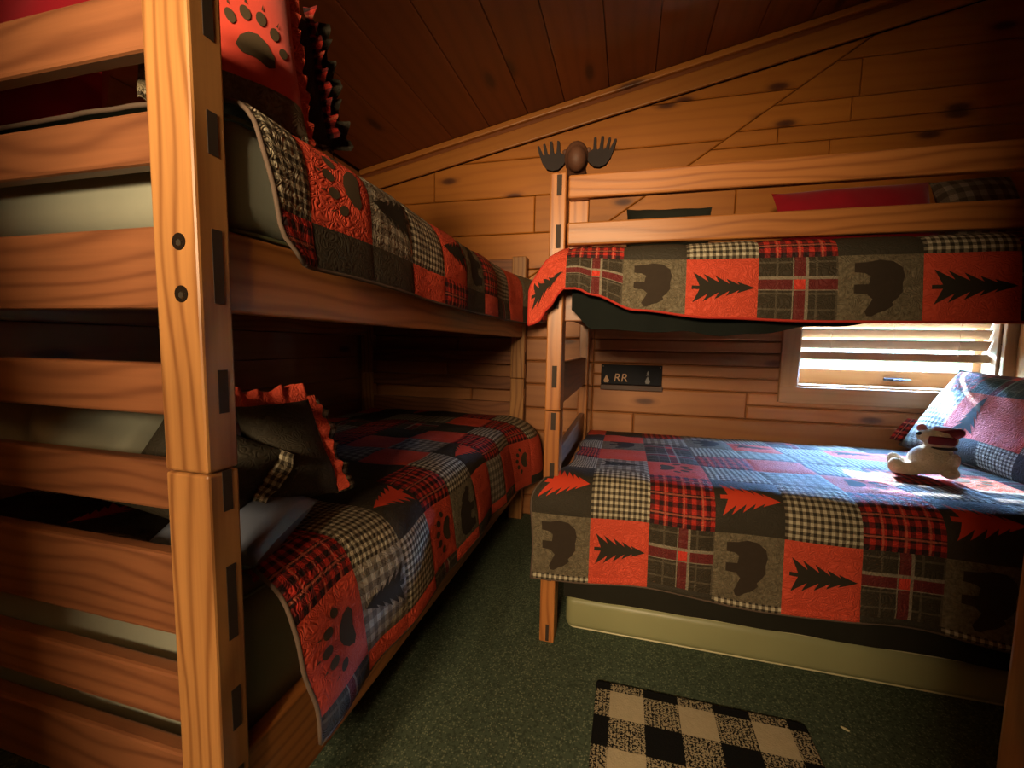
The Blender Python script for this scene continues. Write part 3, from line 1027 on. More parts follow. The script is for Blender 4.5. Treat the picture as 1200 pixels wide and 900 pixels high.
def build_quilt(root, S, us, ss, kinds, up_u, sign, res=.0125, puff=.004, lining=True, lin_off=.007, binding=None, hem_strip=None):
    """S(u, s) surface; patches on the grid us x ss; up_u=+1 when the prints point to +u"""
    N = normal_fn(S, sign)

    def P(u, s, a, b, off=0.0):
        e = (1 - (2 * a - 1) ** 8) * (1 - (2 * b - 1) ** 8)
        return S(u, s) + N(u, s) * (puff * e + off)
    for i in range(len(us) - 1):
        for j in range(len(ss) - 1):
            kind = kinds(i, j)
            if kind is None: continue
            fab, mot = SPEC[kind]
            u0, u1, s0, s1 = us[i], us[i + 1], ss[j], ss[j + 1]
            nu = max(3, int(math.ceil((u1 - u0) / res)))
            ns = max(3, int(math.ceil((s1 - s0) / res)))
            vs, uv, fs = [], [], []
            for q in range(ns + 1):
                for p_ in range(nu + 1):
                    a, b = p_ / nu, q / ns
                    vs.append(P(u0 + (u1 - u0) * a, s0 + (s1 - s0) * b, a, b))
                    sc_u, sc_s = (u1 - u0) / .2, (s1 - s0) / .2
                    uv.append((a * (sc_u if sc_u < .7 else 1), b * (sc_s if sc_s < .7 else 1)))
            for q in range(ns):
                for p_ in range(nu):
                    k0 = q * (nu + 1) + p_
                    fc = (k0, k0 + 1, k0 + nu + 2, k0 + nu + 1)
                    fs.append(fc if sign > 0 else fc[::-1])
            po = wmesh('patch', vs, fs, FAB[fab], root, True, uv)
            if mot and (s1 - s0) > .12 and (u1 - u0) > .1:
                def fmap(x, y, u0=u0, u1=u1, s0=s0, s1=s1):
                    a = y if up_u > 0 else 1 - y
                    b = 1 - x if up_u > 0 else x
                    return P(u0 + (u1 - u0) * a, s0 + (s1 - s0) * b, a, b, .0014)
                if mot == 'bear': motif('bear_motif', [BEAR], fmap, M['bear_print'], po)
                elif mot == 'paw': motif('paw_motif', PAW, fmap, M['paw_print'], po)
                elif mot == 'rtree': motif('tree_motif', [TREE], fmap, M['tree_red'], po)
                else: motif('tree_motif', [TREE], fmap, M['tree_dark'], po)
    if lining:
        u0, u1, s0, s1 = us[0], us[-1], ss[0], ss[-1]
        nu, ns = int((u1 - u0) / .025), int((s1 - s0) / .02)
        vs, fs = [], []
        for q in range(ns + 1):
            for p_ in range(nu + 1):
                u, s = u0 + (u1 - u0) * p_ / nu, s0 + (s1 - s0) * q / ns
                vs.append(S(u, s) - N(u, s) * lin_off)
        for q in range(ns):
            for p_ in range(nu):
                k0 = q * (nu + 1) + p_
                fc = (k0, k0 + 1, k0 + nu + 2, k0 + nu + 1)
                fs.append(fc[::-1] if sign > 0 else fc)
        wmesh('lining', vs, fs, M['lining'], root, True)
    if binding:
        u0, u1, s0, s1 = us[0], us[-1], ss[0], ss[-1]
        n1, n2 = int((u1 - u0) / .02), int((s1 - s0) / .02)
        for mt, pts in ((binding[0], [S(u0 + (u1 - u0) * i / n1, s0) - N(u0 + (u1 - u0) * i / n1, s0) * lin_off * .4 for i in range(n1 + 1)]),
                        (binding[1], [S(u0, s0 + (s1 - s0) * i / n2) - N(u0, s0 + (s1 - s0) * i / n2) * lin_off * .4 for i in range(n2 + 1)]),
                        (binding[1], [S(u1, s0 + (s1 - s0) * i / n2) - N(u1, s0 + (s1 - s0) * i / n2) * lin_off * .4 for i in range(n2 + 1)])):
            tube('binding', pts, .0045, mt, root, 6)


# ---- lower right bed quilt: u = X, s from the front hem up and over the bed
pf = profile_fn([(1.458, .286), (1.466, .40), (1.474, .53), (1.496, .605), (1.56, .642), (1.75, .640), (2.1, .632), (2.4, .620), (2.62, .606)])


def S_RL(u, s):
    c = smooth01(s, .28, .48)
    # the left end flares around the post on the hanging part and stays inside the end slats on top
    xl = -.300 + .022 * nz(s * 6, 3) + c * .105
    x = u if u > -.10 else -.10 + (u + .10) / .20 * (-.10 - xl)
    q = pf(s)
    y, z = q.x, q.y
    h = 1 - smooth01(s, .25, .45)
    y += h * (.010 * nz(u * 5.0, s * 2.5, 4) + .006 * math.sin(u * 17 + s * 3))
    y -= h * .020 * smooth01(-u, .05, .30)
    z += (1 - h) * (.006 * nz(u * 4, s * 4, 9) + .0025 * nz(u * 14, s * 14, 2)) + (1 - smooth01(s, 0, .1)) * (.008 * math.sin(u * 9 + 1) + .008 * nz(u * 3, 1))
    return Vector((x, y, z))


q = empty('patchwork_quilt', (.6, 1.5, .25))
tag(q, 'lodge patchwork quilt with bears and trees on the lower bed by the window', 'quilt')
us = [-.30, -.10, .093, .293, .494, .699, .905, 1.107, 1.310, 1.510, 1.70]
ss = [0, .022, .228, .452, .645, .84, 1.02, 1.20, min(1.38, pf.length)]
COLS = {0: ['ging', 'bear', 'dtree', 'ging', 'buf', 'ging', 'dark', 'red'],
        1: ['red', 'rtree', 'ging', 'ttree', 'red', 'bear', 'red', 'dark'],
        2: ['dark', 'plaid', 'buf', 'paw', 'plaid', 'plaid', 'tan', 'buf'],
        3: ['ging', 'bear', 'dtree', 'ging', 'buf', 'ging', 'bear', 'tan'],
        4: ['red', 'rtree', 'ging', 'tan', 'red', 'tan', 'rtree', 'ging'],
        5: ['dark', 'plaid', 'buf', 'paw', 'ging', 'tan', 'ging', 'plaid'],
        6: ['ging', 'bear', 'dtree', 'ging', 'buf', 'ging', 'rtree', 'tan'],
        7: ['red', 'rtree', 'ging', 'tan', 'paw', 'bear', 'red', 'dark'],
        8: ['dark', 'plaid', 'buf', 'paw', 'plaid', 'plaid', 'tan', 'buf'],
        9: ['ging', 'bear', 'dtree', 'ging', 'buf', 'ging', 'bear', 'tan']}
build_quilt(q, S_RL, us, ss, lambda i, j: COLS[i][j], +1, +1, binding=(M['binding_dark'], M['binding_dark']))

# ---- upper right bed quilt
pf2 = profile_fn([(1.440, 1.178), (1.448, 1.27), (1.460, 1.36), (1.478, 1.405), (1.512, 1.424), (1.60, 1.436), (1.8, 1.452), (2.2, 1.46), (2.58, 1.45)])


def hem_cut(x):
    """how far the front hem is lifted along the bed"""
    pts = [(-.40, .0), (-.30, .012), (-.262, .05), (-.215, .108), (-.17, .108), (-.12, .088), (.02, .038), (.24, .014), (.55, .004), (2.0, .004)]
    for (a, va), (b, vb) in zip(pts[:-1], pts[1:]):
        if a <= x <= b:
            return va + (vb - va) * smooth01(x, a, b)
    return 0.0


def S_RU(u, s):
    top = smooth01(s, .12, .27)
    xl = -.335 + .105 * top
    x = u if u > -.206 else -.206 + (u + .206) / .129 * (-.206 - xl)
    cut = hem_cut(x)
    lim = .24
    sg = s if s > lim else cut + s * (lim - cut) / lim
    qq = pf2(sg)
    y, z = qq.x, qq.y
    h = 1 - smooth01(s, .15, .26)
    y += h * (.008 * nz(u * 6, s * 3, 14) + .004 * math.sin(u * 19)) + h * .030 * smooth01(-x, .23, .34)
    y -= h * .02 * math.exp(-((x + .20) / .06) ** 2)
    z += (1 - h) * .008 * nz(u * 4, s * 4, 5) - h * .02 * smooth01(-x, .26, .34)
    return Vector((x, y, z))


q = empty('patchwork_quilt', (.6, 1.5, 1.2))
tag(q, 'lodge patchwork quilt hanging below the guard rails of the upper bunk', 'quilt')
us = [-.335, -.206, -.025, .164, .365, .567, .772, .982, 1.185, 1.39, 1.59, 1.76]
ss = [0, .190, .40, .60, .80, 1.0, min(1.22, pf2.length)]
K2 = ['rtree', 'plaid', 'bear', 'rtree']
ROW2 = [['rtree', 'ging', 'ttree', 'red', 'bear', 'red'], ['plaid', 'buf', 'paw', 'plaid', 'plaid', 'tan'], ['bear', 'dark', 'ging', 'buf', 'ging', 'dark'], ['rtree', 'ging', 'ttree', 'red', 'bear', 'red']]
build_quilt(q, S_RU, us, ss, lambda i, j: ROW2[i % 3][j] if i else ('rtree' if j == 0 else 'red'), +1, +1, binding=(M['binding_red'], M['binding_red']))


# dark sheet drooping below that quilt
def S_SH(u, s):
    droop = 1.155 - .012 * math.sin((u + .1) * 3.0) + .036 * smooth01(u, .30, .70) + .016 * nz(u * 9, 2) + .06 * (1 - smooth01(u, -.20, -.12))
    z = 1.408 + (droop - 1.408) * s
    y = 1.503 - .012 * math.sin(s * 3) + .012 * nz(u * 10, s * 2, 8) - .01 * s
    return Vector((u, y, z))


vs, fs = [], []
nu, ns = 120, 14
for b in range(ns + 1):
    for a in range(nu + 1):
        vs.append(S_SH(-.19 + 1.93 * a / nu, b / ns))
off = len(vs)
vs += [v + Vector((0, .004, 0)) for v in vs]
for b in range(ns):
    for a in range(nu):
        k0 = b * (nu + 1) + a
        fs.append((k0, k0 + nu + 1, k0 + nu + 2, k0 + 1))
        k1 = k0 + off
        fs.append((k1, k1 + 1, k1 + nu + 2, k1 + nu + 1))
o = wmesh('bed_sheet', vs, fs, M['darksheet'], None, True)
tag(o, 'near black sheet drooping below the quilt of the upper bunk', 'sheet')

# dark strip added to fill the band under the lower quilt hem
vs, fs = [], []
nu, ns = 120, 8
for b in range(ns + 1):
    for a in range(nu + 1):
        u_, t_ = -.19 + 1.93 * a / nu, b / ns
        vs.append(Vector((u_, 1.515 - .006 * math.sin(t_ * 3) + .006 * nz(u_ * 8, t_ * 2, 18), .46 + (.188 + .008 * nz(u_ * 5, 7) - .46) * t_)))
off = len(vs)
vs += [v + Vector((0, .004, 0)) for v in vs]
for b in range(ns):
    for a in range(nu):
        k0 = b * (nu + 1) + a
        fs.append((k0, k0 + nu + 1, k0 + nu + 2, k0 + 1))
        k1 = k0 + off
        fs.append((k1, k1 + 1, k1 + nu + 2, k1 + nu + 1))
o = wmesh('dark_strip', vs, fs, plain('dark_olive_strip', (.020, .018, .012), .85, .15, noise_scale=9, noise_amt=.3), None, True)
tag(o, 'dark olive strip added between the lower quilt hem and the floor mattress', 'bed skirt')

# ---- upper left bed quilt: u = Y, s from the aisle hem up and over
pf3 = profile_fn([(-.566, 1.236), (-.572, 1.32), (-.580, 1.41), (-.605, 1.468), (-.66, 1.492), (-.80, 1.50), (-1.2, 1.505), (-1.66, 1.49)])


def near_edge(u, s, y0, yend, depth, smax):
    return u


def S_LU(u, s):
    ub = (u - .60) / .12
    y = u
    if ub < 1:   # slanted, rounded near corner
        y = u + (1 - max(0, ub)) * (.028 * (1 - smooth01(s, .02, .25)) + .045 * (1 - smooth01(s, 0, .06)) ** 1.5 + .006 * nz(s * 14, 2))
    qq = pf3(s)
    x, z = qq.x, qq.y
    h = 1 - smooth01(s, .20, .34)
    x += h * (.012 * nz(u * 5, s * 4, 24) + .005 * math.sin(u * 15)) + h * .085 * smooth01(u, 2.15, 2.56)
    z += h * (-.018 * smooth01(u, .8, 1.5) + .0 * u) + (1 - h) * .012 * nz(u * 4, s * 4, 3)
    z += .05 * smooth01(u, 2.25, 2.6) * h * .3
    return Vector((x, y, z))


q = empty('patchwork_quilt', (-.62, 1.6, 1.25))
tag(q, 'lodge patchwork quilt over the edge of the upper left bunk', 'quilt')
us = [.60, .71, .90, 1.09, 1.29, 1.49, 1.69, 1.89, 2.09, 2.29, 2.47, 2.60]
ss = [0, .085, .285, .485, .685, .9, min(1.12, pf3.length)]
UPR = ['ging', 'paw', 'ttree', 'ging', 'rtree', 'bear', 'buf', 'ging', 'red', 'taupe', 'ging']
LOR = ['buf', 'dark', 'dark', 'red', 'buf', 'dark', 'red', 'plaid', 'red', 'dark', 'buf']
TP3 = ['plaid', 'red', 'ging', 'dark', 'buf', 'red', 'ging', 'plaid', 'taupe', 'red', 'ging']
build_quilt(q, S_LU, us, ss, lambda i, j: (LOR, UPR, TP3)[j][i] if j < 3 else TP3[(i * 2 + j) % 11], -1, +1, binding=(M['binding_dark'], M['binding_dark']))

# ---- lower left bed quilt
pf4 = profile_fn([(-.548, .335), (-.560, .45), (-.578, .555), (-.612, .625), (-.68, .652), (-.85, .660), (-1.2, .660), (-1.66, .65)])


def S_LL(u, s):
    ub = (u - .625) / .2
    y = u
    if ub < 1:
        y = u + (1 - max(0, ub)) * (.05 * smooth01(s, .25, .45) + .012 * nz(s * 9, 1))
    qq = pf4(s)
    x, z = qq.x, qq.y
    h = 1 - smooth01(s, .22, .40)
    x += h * (.014 * nz(u * 4.4, s * 3, 44) + .008 * math.sin(u * 13 + s * 4)) + h * (.030 * (1 - smooth01(u, .62, 1.0)) * (1 - s * 2)) + h * .07 * smooth01(u, 2.15, 2.5)
    z += h * (.028 * (1 - smooth01(u, .62, .85)) * (1 - smooth01(s, 0, .25)) + .012 * nz(u * 3.2, 6)) - h * .035 * smooth01(u, 1.9, 2.5) * (1 - s * 2)
    z += (1 - h) * (.010 * nz(u * 4, s * 5, 13) + .004 * nz(u * 11, s * 11, 3))
    return Vector((x, y, z))


q = empty('patchwork_quilt', (-.62, 1.6, .34))
tag(q, 'lodge patchwork quilt on the shadowed lower left bunk', 'quilt')
us = [.625, .83, 1.0, 1.19, 1.385, 1.585, 1.785, 1.985, 2.185, 2.385, 2.58]
ss = [0, .045, .245, .45, .65, .85, 1.05, 1.25, pf4.length]
H0 = ['plaid', 'red', 'red', 'plaid', 'red', 'dark', 'red', 'plaid', 'red', 'dark']
H1 = ['paw', 'ttree', 'ging', 'paw', 'bear', 'red', 'tan', 'red', 'paw', 'red']
H2 = ['buf', 'ging', 'dtree', 'buf', 'ging', 'dtree', 'buf', 'ging', 'buf', 'ging']
H3 = ['ging', 'ging', 'dark', 'dark', 'red', 'tan', 'red', 'dark', 'red', 'buf']
H4 = ['dark', 'red', 'plaid', 'dark', 'tan', 'red', 'dark', 'plaid', 'tan', 'dark']
build_quilt(q, S_LL, us, ss, lambda i, j: (H0, H1, H2, H3, H4)[j][i] if j < 5 else (H4, H3, H2)[j % 3][(i * 3 + j) % 10], -1, +1, binding=(M['binding_dark'], M['binding_dark']))


# ------------------------------------------------------------------ pillows
def frame_from(origin, right, upv):
    r_ = Vector(right).normalized()
    n_ = r_.cross(Vector(upv)).normalized()
    u_ = n_.cross(r_)
    mm = Matrix((r_, u_, n_)).transposed().to_4x4()
    mm.translation = Vector(origin)
    return mm


def cushion_S(mw, W, H, T, side, wr=.008, seed=0, corner=.10):
    def S(u, s):
        a, b = 2 * u / W - 1, 2 * s / H - 1
        a_, b_ = max(-1.02, min(1.02, a)), max(-1.02, min(1.02, b))
        t = max(0.0, (1 - abs(a_) ** 2.6)) ** .55 * max(0.0, (1 - abs(b_) ** 2.6)) ** .55
        pinch = 1 - .07 * (1 - abs(b_) ** 2) * abs(a_) ** 3
        pinch2 = 1 - .07 * (1 - abs(a_) ** 2) * abs(b_) ** 3
        w_ = wr * nz(u * 9 + seed, s * 9, seed) * (t + .15)
        return mw @ Vector((a * W / 2 * pinch, b * H / 2 * pinch2, side * (T / 2 * t) + w_))
    return S


def grid_mesh(name, S, U, V, nu, nv, mat, parent, flip=False, u0=0, v0=0, uvscale=1.0):
    vs, fs, uv = [], [], []
    for b in range(nv + 1):
        for a in range(nu + 1):
            vs.append(S(u0 + U * a / nu, v0 + V * b / nv))
            uv.append((a / nu * uvscale, b / nv * uvscale * V / U))
    for b in range(nv):
        for a in range(nu):
            k0 = b * (nu + 1) + a
            fc = (k0, k0 + 1, k0 + nu + 2, k0 + nu + 1)
            fs.append(fc[::-1] if flip else fc)
    return wmesh(name, vs, fs, mat, parent, True, uv)


def cushion(name, mw, W, H, T, mat, parent=None, wr=.008, seed=0, n=26):
    """one closed pillow mesh"""
    F = cushion_S(mw, W, H, T, 1, wr, seed)
    B = cushion_S(mw, W, H, T, -1, wr, seed)
    vs, fs, uv = [], [], []
    for S in (F, B):
        for b in range(n + 1):
            for a in range(n + 1):
                vs.append(S(W * a / n, H * b / n))
                uv.append((a / n, b / n))
    o = (n + 1) ** 2
    for b in range(n):
        for a in range(n):
            k0 = b * (n + 1) + a
            fs.append((k0, k0 + 1, k0 + n + 2, k0 + n + 1))
            fs.append((k0 + o, k0 + n + 1 + o, k0 + n + 2 + o, k0 + 1 + o))
    return wmesh(name, vs, fs, mat, parent, True, uv)


def ruffle(name, path, nrm, out, width, amp, freq, mat, parent, n=150):
    """gathered strip along a polyline; out = direction it sticks out"""
    P = [Vector(p) for p in path]
    L = [0]
    for a, b in zip(P[:-1], P[1:]): L.append(L[-1] + (b - a).length)
    vs, fs, uv = [], [], []
    nv = 5
    for i in range(n + 1):
        t = L[-1] * i / n
        k = max(j for j in range(len(L) - 1) if L[j] <= t + 1e-9)
        p_ = P[k].lerp(P[k + 1], (t - L[k]) / (L[k + 1] - L[k]))
        oc = out(i / n) if callable(out) else Vector(out)
        for j in range(nv + 1):
            w = j / nv
            wob = amp * w * (math.sin(t * freq) + .5 * math.sin(t * freq * 1.7 + 1))
            vs.append(p_ + oc * (width * w * (1 + .15 * math.sin(t * freq * .37))) + Vector(nrm) * wob)
            uv.append((t * 5, w * width * 5))
    for i in range(n):
        for j in range(nv):
            k0 = i * (nv + 1) + j
            fs.append((k0, k0 + 1, k0 + nv + 2, k0 + nv + 1))
    return wmesh(name, vs, fs, mat, parent, True, uv)


def sham_edges(mw, W, H):
    return [mw @ Vector((x * W / 2, y * H / 2, 0)) for x, y in ((-1, -1), (1, -1), (1, 1), (-1, 1))]


# ---- quilted pillow on the lower right bed
PH = Vector((1.335, 2.575, .655))            # bottom corner by the wall
rgt = Vector((.06, -1.0, -.01))
mwp = frame_from((0, 0, 0), rgt, (.50, .0, .86))
Wp, Hp, Tp = .70, .44, .17
mwp.translation = PH + mwp.to_3x3() @ Vector((Wp / 2, Hp / 2, 0)) + Vector((.0, 0, -.022))
pl = empty('pillow', PH)
tag(pl, 'quilted patchwork pillow leaning beside the window on the lower bed', 'pillow')
SF = cushion_S(mwp, Wp, Hp, Tp, 1, .008, 3)
SB = cushion_S(mwp, Wp, Hp, Tp, -1, .008, 3)
KP = [['dark', 'ging', 'dark', 'ging'], ['ging', 'rtree', 'red', 'plaid'], ['buf', 'plaid', 'dark', 'red']]
KP = [['tan', 'dark', 'ging', 'dark'], ['ging', 'rtree', 'red', 'ging'], ['buf', 'plaid', 'dark', 'buf']]


def build_cushion_patches(root, S, us, ss, kinds, up='s', flipm=False):
    N = normal_fn(S, 1)
    for i in range(len(us) - 1):
        for j in range(len(ss) - 1):
            fab, mot = SPEC[kinds[j][i]]
            u0, u1, s0, s1 = us[i], us[i + 1], ss[j], ss[j + 1]
            po = grid_mesh('patch', S, u1 - u0, s1 - s0, 14, 12, FAB[fab], root, False, u0, s0)

            def fmap(x, y, u0=u0, u1=u1, s0=s0, s1=s1):
                uu, s_ = u0 + (u1 - u0) * x, s0 + (s1 - s0) * y
                return S(uu, s_) + N(uu, s_) * .0016
            if mot == 'bear': motif('bear_motif', [BEAR], fmap, M['bear_print'], po, 3)
            elif mot == 'paw': motif('paw_motif', PAW, fmap, M['paw_print'], po, 3)
            elif mot == 'rtree': motif('tree_motif', [TREE], fmap, M['tree_red'], po, 3)
            elif mot: motif('tree_motif', [TREE], fmap, M['tree_dark'], po, 3)


build_cushion_patches(pl, SF, [0, .27, .47, .62, Wp], [0, .10, .30, Hp], KP)
grid_mesh('backing', SB, Wp, Hp, 24, 18, FAB['taupe'], pl, True)
tube('binding', [SF(Wp * t, 0) for t in [i / 20 for i in range(21)]] + [SF(Wp, Hp * i / 14) for i in range(1, 15)] + [SF(Wp * (1 - i / 20), Hp) for i in range(1, 21)] + [SF(0, Hp * (1 - i / 14)) for i in range(1, 14)], .005, M['binding_dark'], pl, 6, True)
# flat flange at the wall side corner
ruffle('flange', [SF(0, .02), SF(0, Hp * .35)], (0, 0, 1), (-.9, .25, .15), .055, .004, 40, FAB['buffalo'], pl, 24)

# ---- pillows on the upper right bunk
mwr = frame_from((.945, 2.30, 1.655), (1, 0, .015), (.0, .45, .9))
o = cushion('pillow', mwr, .62, .42, .13, M['redcloth'], None, .01, 5)
tag(o, 'crimson pillow on the upper right bunk behind the guard rails', 'pillow')
mwr2 = frame_from((1.345, 2.22, 1.66), (1, -.05, .0), (.05, .5, .85))
o = cushion('pillow', mwr2, .27, .38, .12, FAB['tan'], None, .012, 8)
tag(o, 'tan pillow next to the crimson pillow behind the guard rails', 'pillow')
mwr3 = frame_from((.16, 2.28, 1.625), (1, 0, -.03), (0, .35, .94))
o = cushion('pillow', mwr3, .40, .34, .11, M['lining'], None, .012, 12)
tag(o, 'black folded pillow on the upper bunk near the moose ornament', 'pillow')

# ---- upper left bunk: red paw pillow with ruffle, dark ruffled pillow behind, red pillow by the slats
Wu, Hu, Tu = .27, .40, .11
mwu = frame_from((0, 0, 0), (.55, .83, 0), (-.25, .1, .96))
mwu.translation = Vector((-.655, .80, 1.572)) + mwu.to_3x3() @ Vector((-Wu / 2, Hu / 2 - .055, -.02))
pu = empty('pillow', (-.80, .76, 1.51))
tag(pu, 'red ruffled pillow with a large paw print on the upper left bunk', 'pillow')
SFu = cushion_S(mwu, Wu, Hu, Tu, 1, .006, 21)
SBu = cushion_S(mwu, Wu, Hu, Tu, -1, .006, 21)
Nu = normal_fn(SFu, 1)
po = grid_mesh('red_panel', SFu, Wu, Hu - .055, 22, 18, M['redsham'], pu, False, 0, .055)
grid_mesh('taupe_panel', SFu, Wu, .055, 22, 6, FAB['taupe'], pu, False, 0, 0)
grid_mesh('backing', SBu, Wu, Hu, 18, 18, FAB['dark'], pu, True)
def PAWU(x, y):
    a_, b_ = (x - .5) * .165, (y - .45) * .185
    c_, s_ = math.cos(R(-8)), math.sin(R(-8))
    p_, q_ = Wu - .092 + a_ * c_ - b_ * s_, .140 + a_ * s_ + b_ * c_
    return SFu(p_, q_) + Nu(p_, q_) * .002


motif('paw_motif', PAW, PAWU, M['paw_print'], po, 3)
e_ = sham_edges(mwu, Wu, Hu)
ru, uu = mwu.to_3x3() @ Vector((1, 0, 0)), mwu.to_3x3() @ Vector((0, 1, 0))
nn = mwu.to_3x3() @ Vector((0, 0, 1))
ruffle('ruffle', [e_[1] - ru * .012, e_[2] - ru * .012], nn, ru * .8 - nn * .5, .035, .010, 170, FAB['red'], pu, 120)
ruffle('ruffle', [e_[0] + uu * .012, e_[1] + uu * .012], nn, -uu * .8 - nn * .3, .03, .008, 170, FAB['gingham'], pu, 120)

mwd = frame_from((0, 0, 0), (.42, .90, 0), (-.28, .12, .95))
mwd.translation = Vector((-.695, .955, 1.575)) + mwd.to_3x3() @ Vector((-.12, .18, -.03))
pd_ = empty('pillow', (-.80, .93, 1.51))
tag(pd_, 'dark brown ruffled pillow behind the red paw pillow', 'pillow')
cushion('cover', mwd, .24, .36, .10, FAB['dark'], pd_, .02, 33)
e_ = sham_edges(mwd, .24, .36)
ru, uu, nn = [mwd.to_3x3() @ Vector(v) for v in ((1, 0, 0), (0, 1, 0), (0, 0, 1))]
ruffle('ruffle', [e_[1] - ru * .012, e_[2] - ru * .012], nn, ru * .85 + nn * .3, .055, .014, 110, FAB['dark'], pd_, 120)
ruffle('ruffle', [e_[1] + nn * .03 - ru * .03, e_[2] + nn * .03 - ru * .03], nn, ru * .6 + nn * .6, .03, .010, 150, FAB['buffalo'], pd_, 120)
ruffle('ruffle', [e_[0] + uu * .012, e_[1] + uu * .012], nn, -uu * .8 + nn * .2, .035, .009, 150, FAB['gingham'], pd_, 100)

mwl = frame_from((-1.22, .665, 1.70), (1, 0, 0), (0, .12, 1))
o = cushion('pillow', mwl, .46, .38, .12, M['redcloth'], None, .012, 41)
tag(o, 'crimson pillow behind the top slats of the left bunk', 'pillow')

# ---- lower left bunk
mwq = frame_from((0, 0, 0), (.35, .93, 0), (-.53, .05, .85))
mwq.translation = Vector((-.665, .905, .735)) + mwq.to_3x3() @ Vector((-.09, .13, -.02))
pq = empty('pillow', (-.83, .82, .67))
tag(pq, 'dark brown ruffled pillow with red and gingham border on the lower left bunk', 'pillow')
cushion('cover', mwq, .18, .26, .11, FAB['dark'], pq, .026, 51)
e_ = sham_edges(mwq, .18, .26)
ru, uu, nn = [mwq.to_3x3() @ Vector(v) for v in ((1, 0, 0), (0, 1, 0), (0, 0, 1))]
ruffle('ruffle', [e_[1] - ru * .012, e_[2] - ru * .012], nn, ru * .85, .06, .010, 120, FAB['gingham'], pq, 120)
ruffle('ruffle', [e_[1] + nn * .02 - ru * .012, e_[2] + nn * .02 - ru * .012], nn, ru * .7 + nn * .3, .03, .008, 120, FAB['red'], pq, 120)
ruffle('ruffle', [e_[2] - uu * .012, e_[3] - uu * .012], nn, uu * .85, .06, .010, 120, FAB['red'], pq, 120)

mwq2 = frame_from((-.845, .685, .822), (.72, .38, -.42), (.10, .42, .78))
pq2 = empty('pillow', (-.86, .70, .67))
tag(pq2, 'small dark pillow with red and gingham ruffles close behind the left bed post', 'pillow')
cushion('cover', mwq2, .24, .21, .11, FAB['dark'], pq2, .016, 61)
e_ = sham_edges(mwq2, .24, .21)
ru, uu, nn = [mwq2.to_3x3() @ Vector(v) for v in ((1, 0, 0), (0, 1, 0), (0, 0, 1))]
ruffle('ruffle', [e_[1] - ru * .012, e_[2] - ru * .012], nn, ru * .8 + nn * .3, .05, .016, 130, FAB['gingham'], pq2, 120)
ruffle('ruffle', [e_[0].lerp(e_[1], .72) + uu * .012, e_[1] + uu * .012, e_[1] + ru * .12 - uu * .015], nn, -uu * .7 + nn * .4, .05, .012, 130, FAB['red'], pq2, 140)

mwb = frame_from((-.805, .725, .700), (1, .12, 0), (-.1, 1, .25))
o = cushion('pillow', mwb, .26, .22, .12, M['blue_satin'], None, .012, 71)
tag(o, 'slate blue satin pillow tucked low behind the left bed post', 'pillow')
mwg = frame_from((-1.21, .655, .885), (1, 0, 0), (0, .40, .90))
o = cushion('pillow', mwg, .60, .23, .13, M['sheet'], None, .045, 81, 44)
tag(o, 'crumpled grey pillow seen between the slats of the lower left bunk', 'pillow')

# ------------------------------------------------------------------ plush toy dog on the lower right bed
def blob(bm, c, r, rot=None, sub=3):
    res = bmesh.ops.create_icosphere(bm, subdivisions=sub, radius=1.0)
    mt = Matrix.Translation(Vector(c)) @ (rot.to_matrix().to_4x4() if rot else Matrix.Identity(4)) @ Matrix.Diagonal((*r, 1))
    bmesh.ops.transform(bm, matrix=mt, verts=res['verts'])


from mathutils import Euler
TD = Vector((1.082, 1.925, .650))
td = empty('plush_toy', TD)
tag(td, 'small cream plush toy dog wearing dark red glasses beside the pillow', 'toy')
td.rotation_euler = (0, 0, R(-14))
td.scale = (.93, 1.0, .88)


def toy_part(name, fn, mat, remesh=None, parent=td):
    bm = bmesh.new()
    fn(bm)
    me = finish(bm, name, True)
    o = link(name, me, mat)
    o.parent = parent
    if remesh:
        md = o.modifiers.new('remesh', 'REMESH')
        md.mode = 'VOXEL'
        md.voxel_size = remesh
        md.use_smooth_shade = True
        sm = o.modifiers.new('smooth', 'SMOOTH')
        sm.iterations = 4
    return o


def body(bm):
    blob(bm, (.008, 0, .064), (.064, .060, .058), Euler((0, R(-15), 0)))
    blob(bm, (.040, 0, .090), (.040, .044, .048))
    blob(bm, (.010, 0, .034), (.072, .056, .034))
    blob(bm, (-.055, -.032, .022), (.055, .029, .028), Euler((0, 0, R(12))))
    blob(bm, (-.046, .036, .026), (.052, .024, .025), Euler((0, 0, R(-12))))
    blob(bm, (-.098, -.044, .032), (.027, .026, .033))
    blob(bm, (-.086, .046, .038), (.023, .022, .031))
    blob(bm, (.064, -.046, .064), (.022, .020, .046), Euler((R(14), R(10), 0)))
    blob(bm, (.058, -.062, .026), (.028, .022, .024))
    blob(bm, (.066, .046, .064), (.022, .020, .046), Euler((R(-14), R(10), 0)))
    blob(bm, (.036, 0, .155), (.055, .050, .046))
    blob(bm, (-.006, -.014, .162), (.033, .030, .027))


toy_part('body', body, M['plush'], .006)
toy_part('ear', lambda bm: blob(bm, (-.008, .040, .186), (.020, .010, .018), Euler((0, R(20), R(20)))), M['plush_pink'])
toy_part('ear', lambda bm: blob(bm, (.074, -.030, .184), (.026, .016, .020), Euler((0, R(-25), R(10)))), M['darkred'])
toy_part('nose', lambda bm: blob(bm, (-.033, -.024, .173), (.011, .010, .008)), M['black'])


def lens(bm):
    res = bmesh.ops.create_cube(bm, size=1.0)
    mt = Matrix.Translation((.030, -.047, .152)) @ Euler((R(4), R(2), R(6))).to_matrix().to_4x4() @ Matrix.Diagonal((.082, .014, .034, 1))
    bmesh.ops.transform(bm, matrix=mt, verts=res['verts'])
    bmesh.ops.bevel(bm, geom=list(bm.edges), offset=.006, segments=3, affect='EDGES', profile=.5)


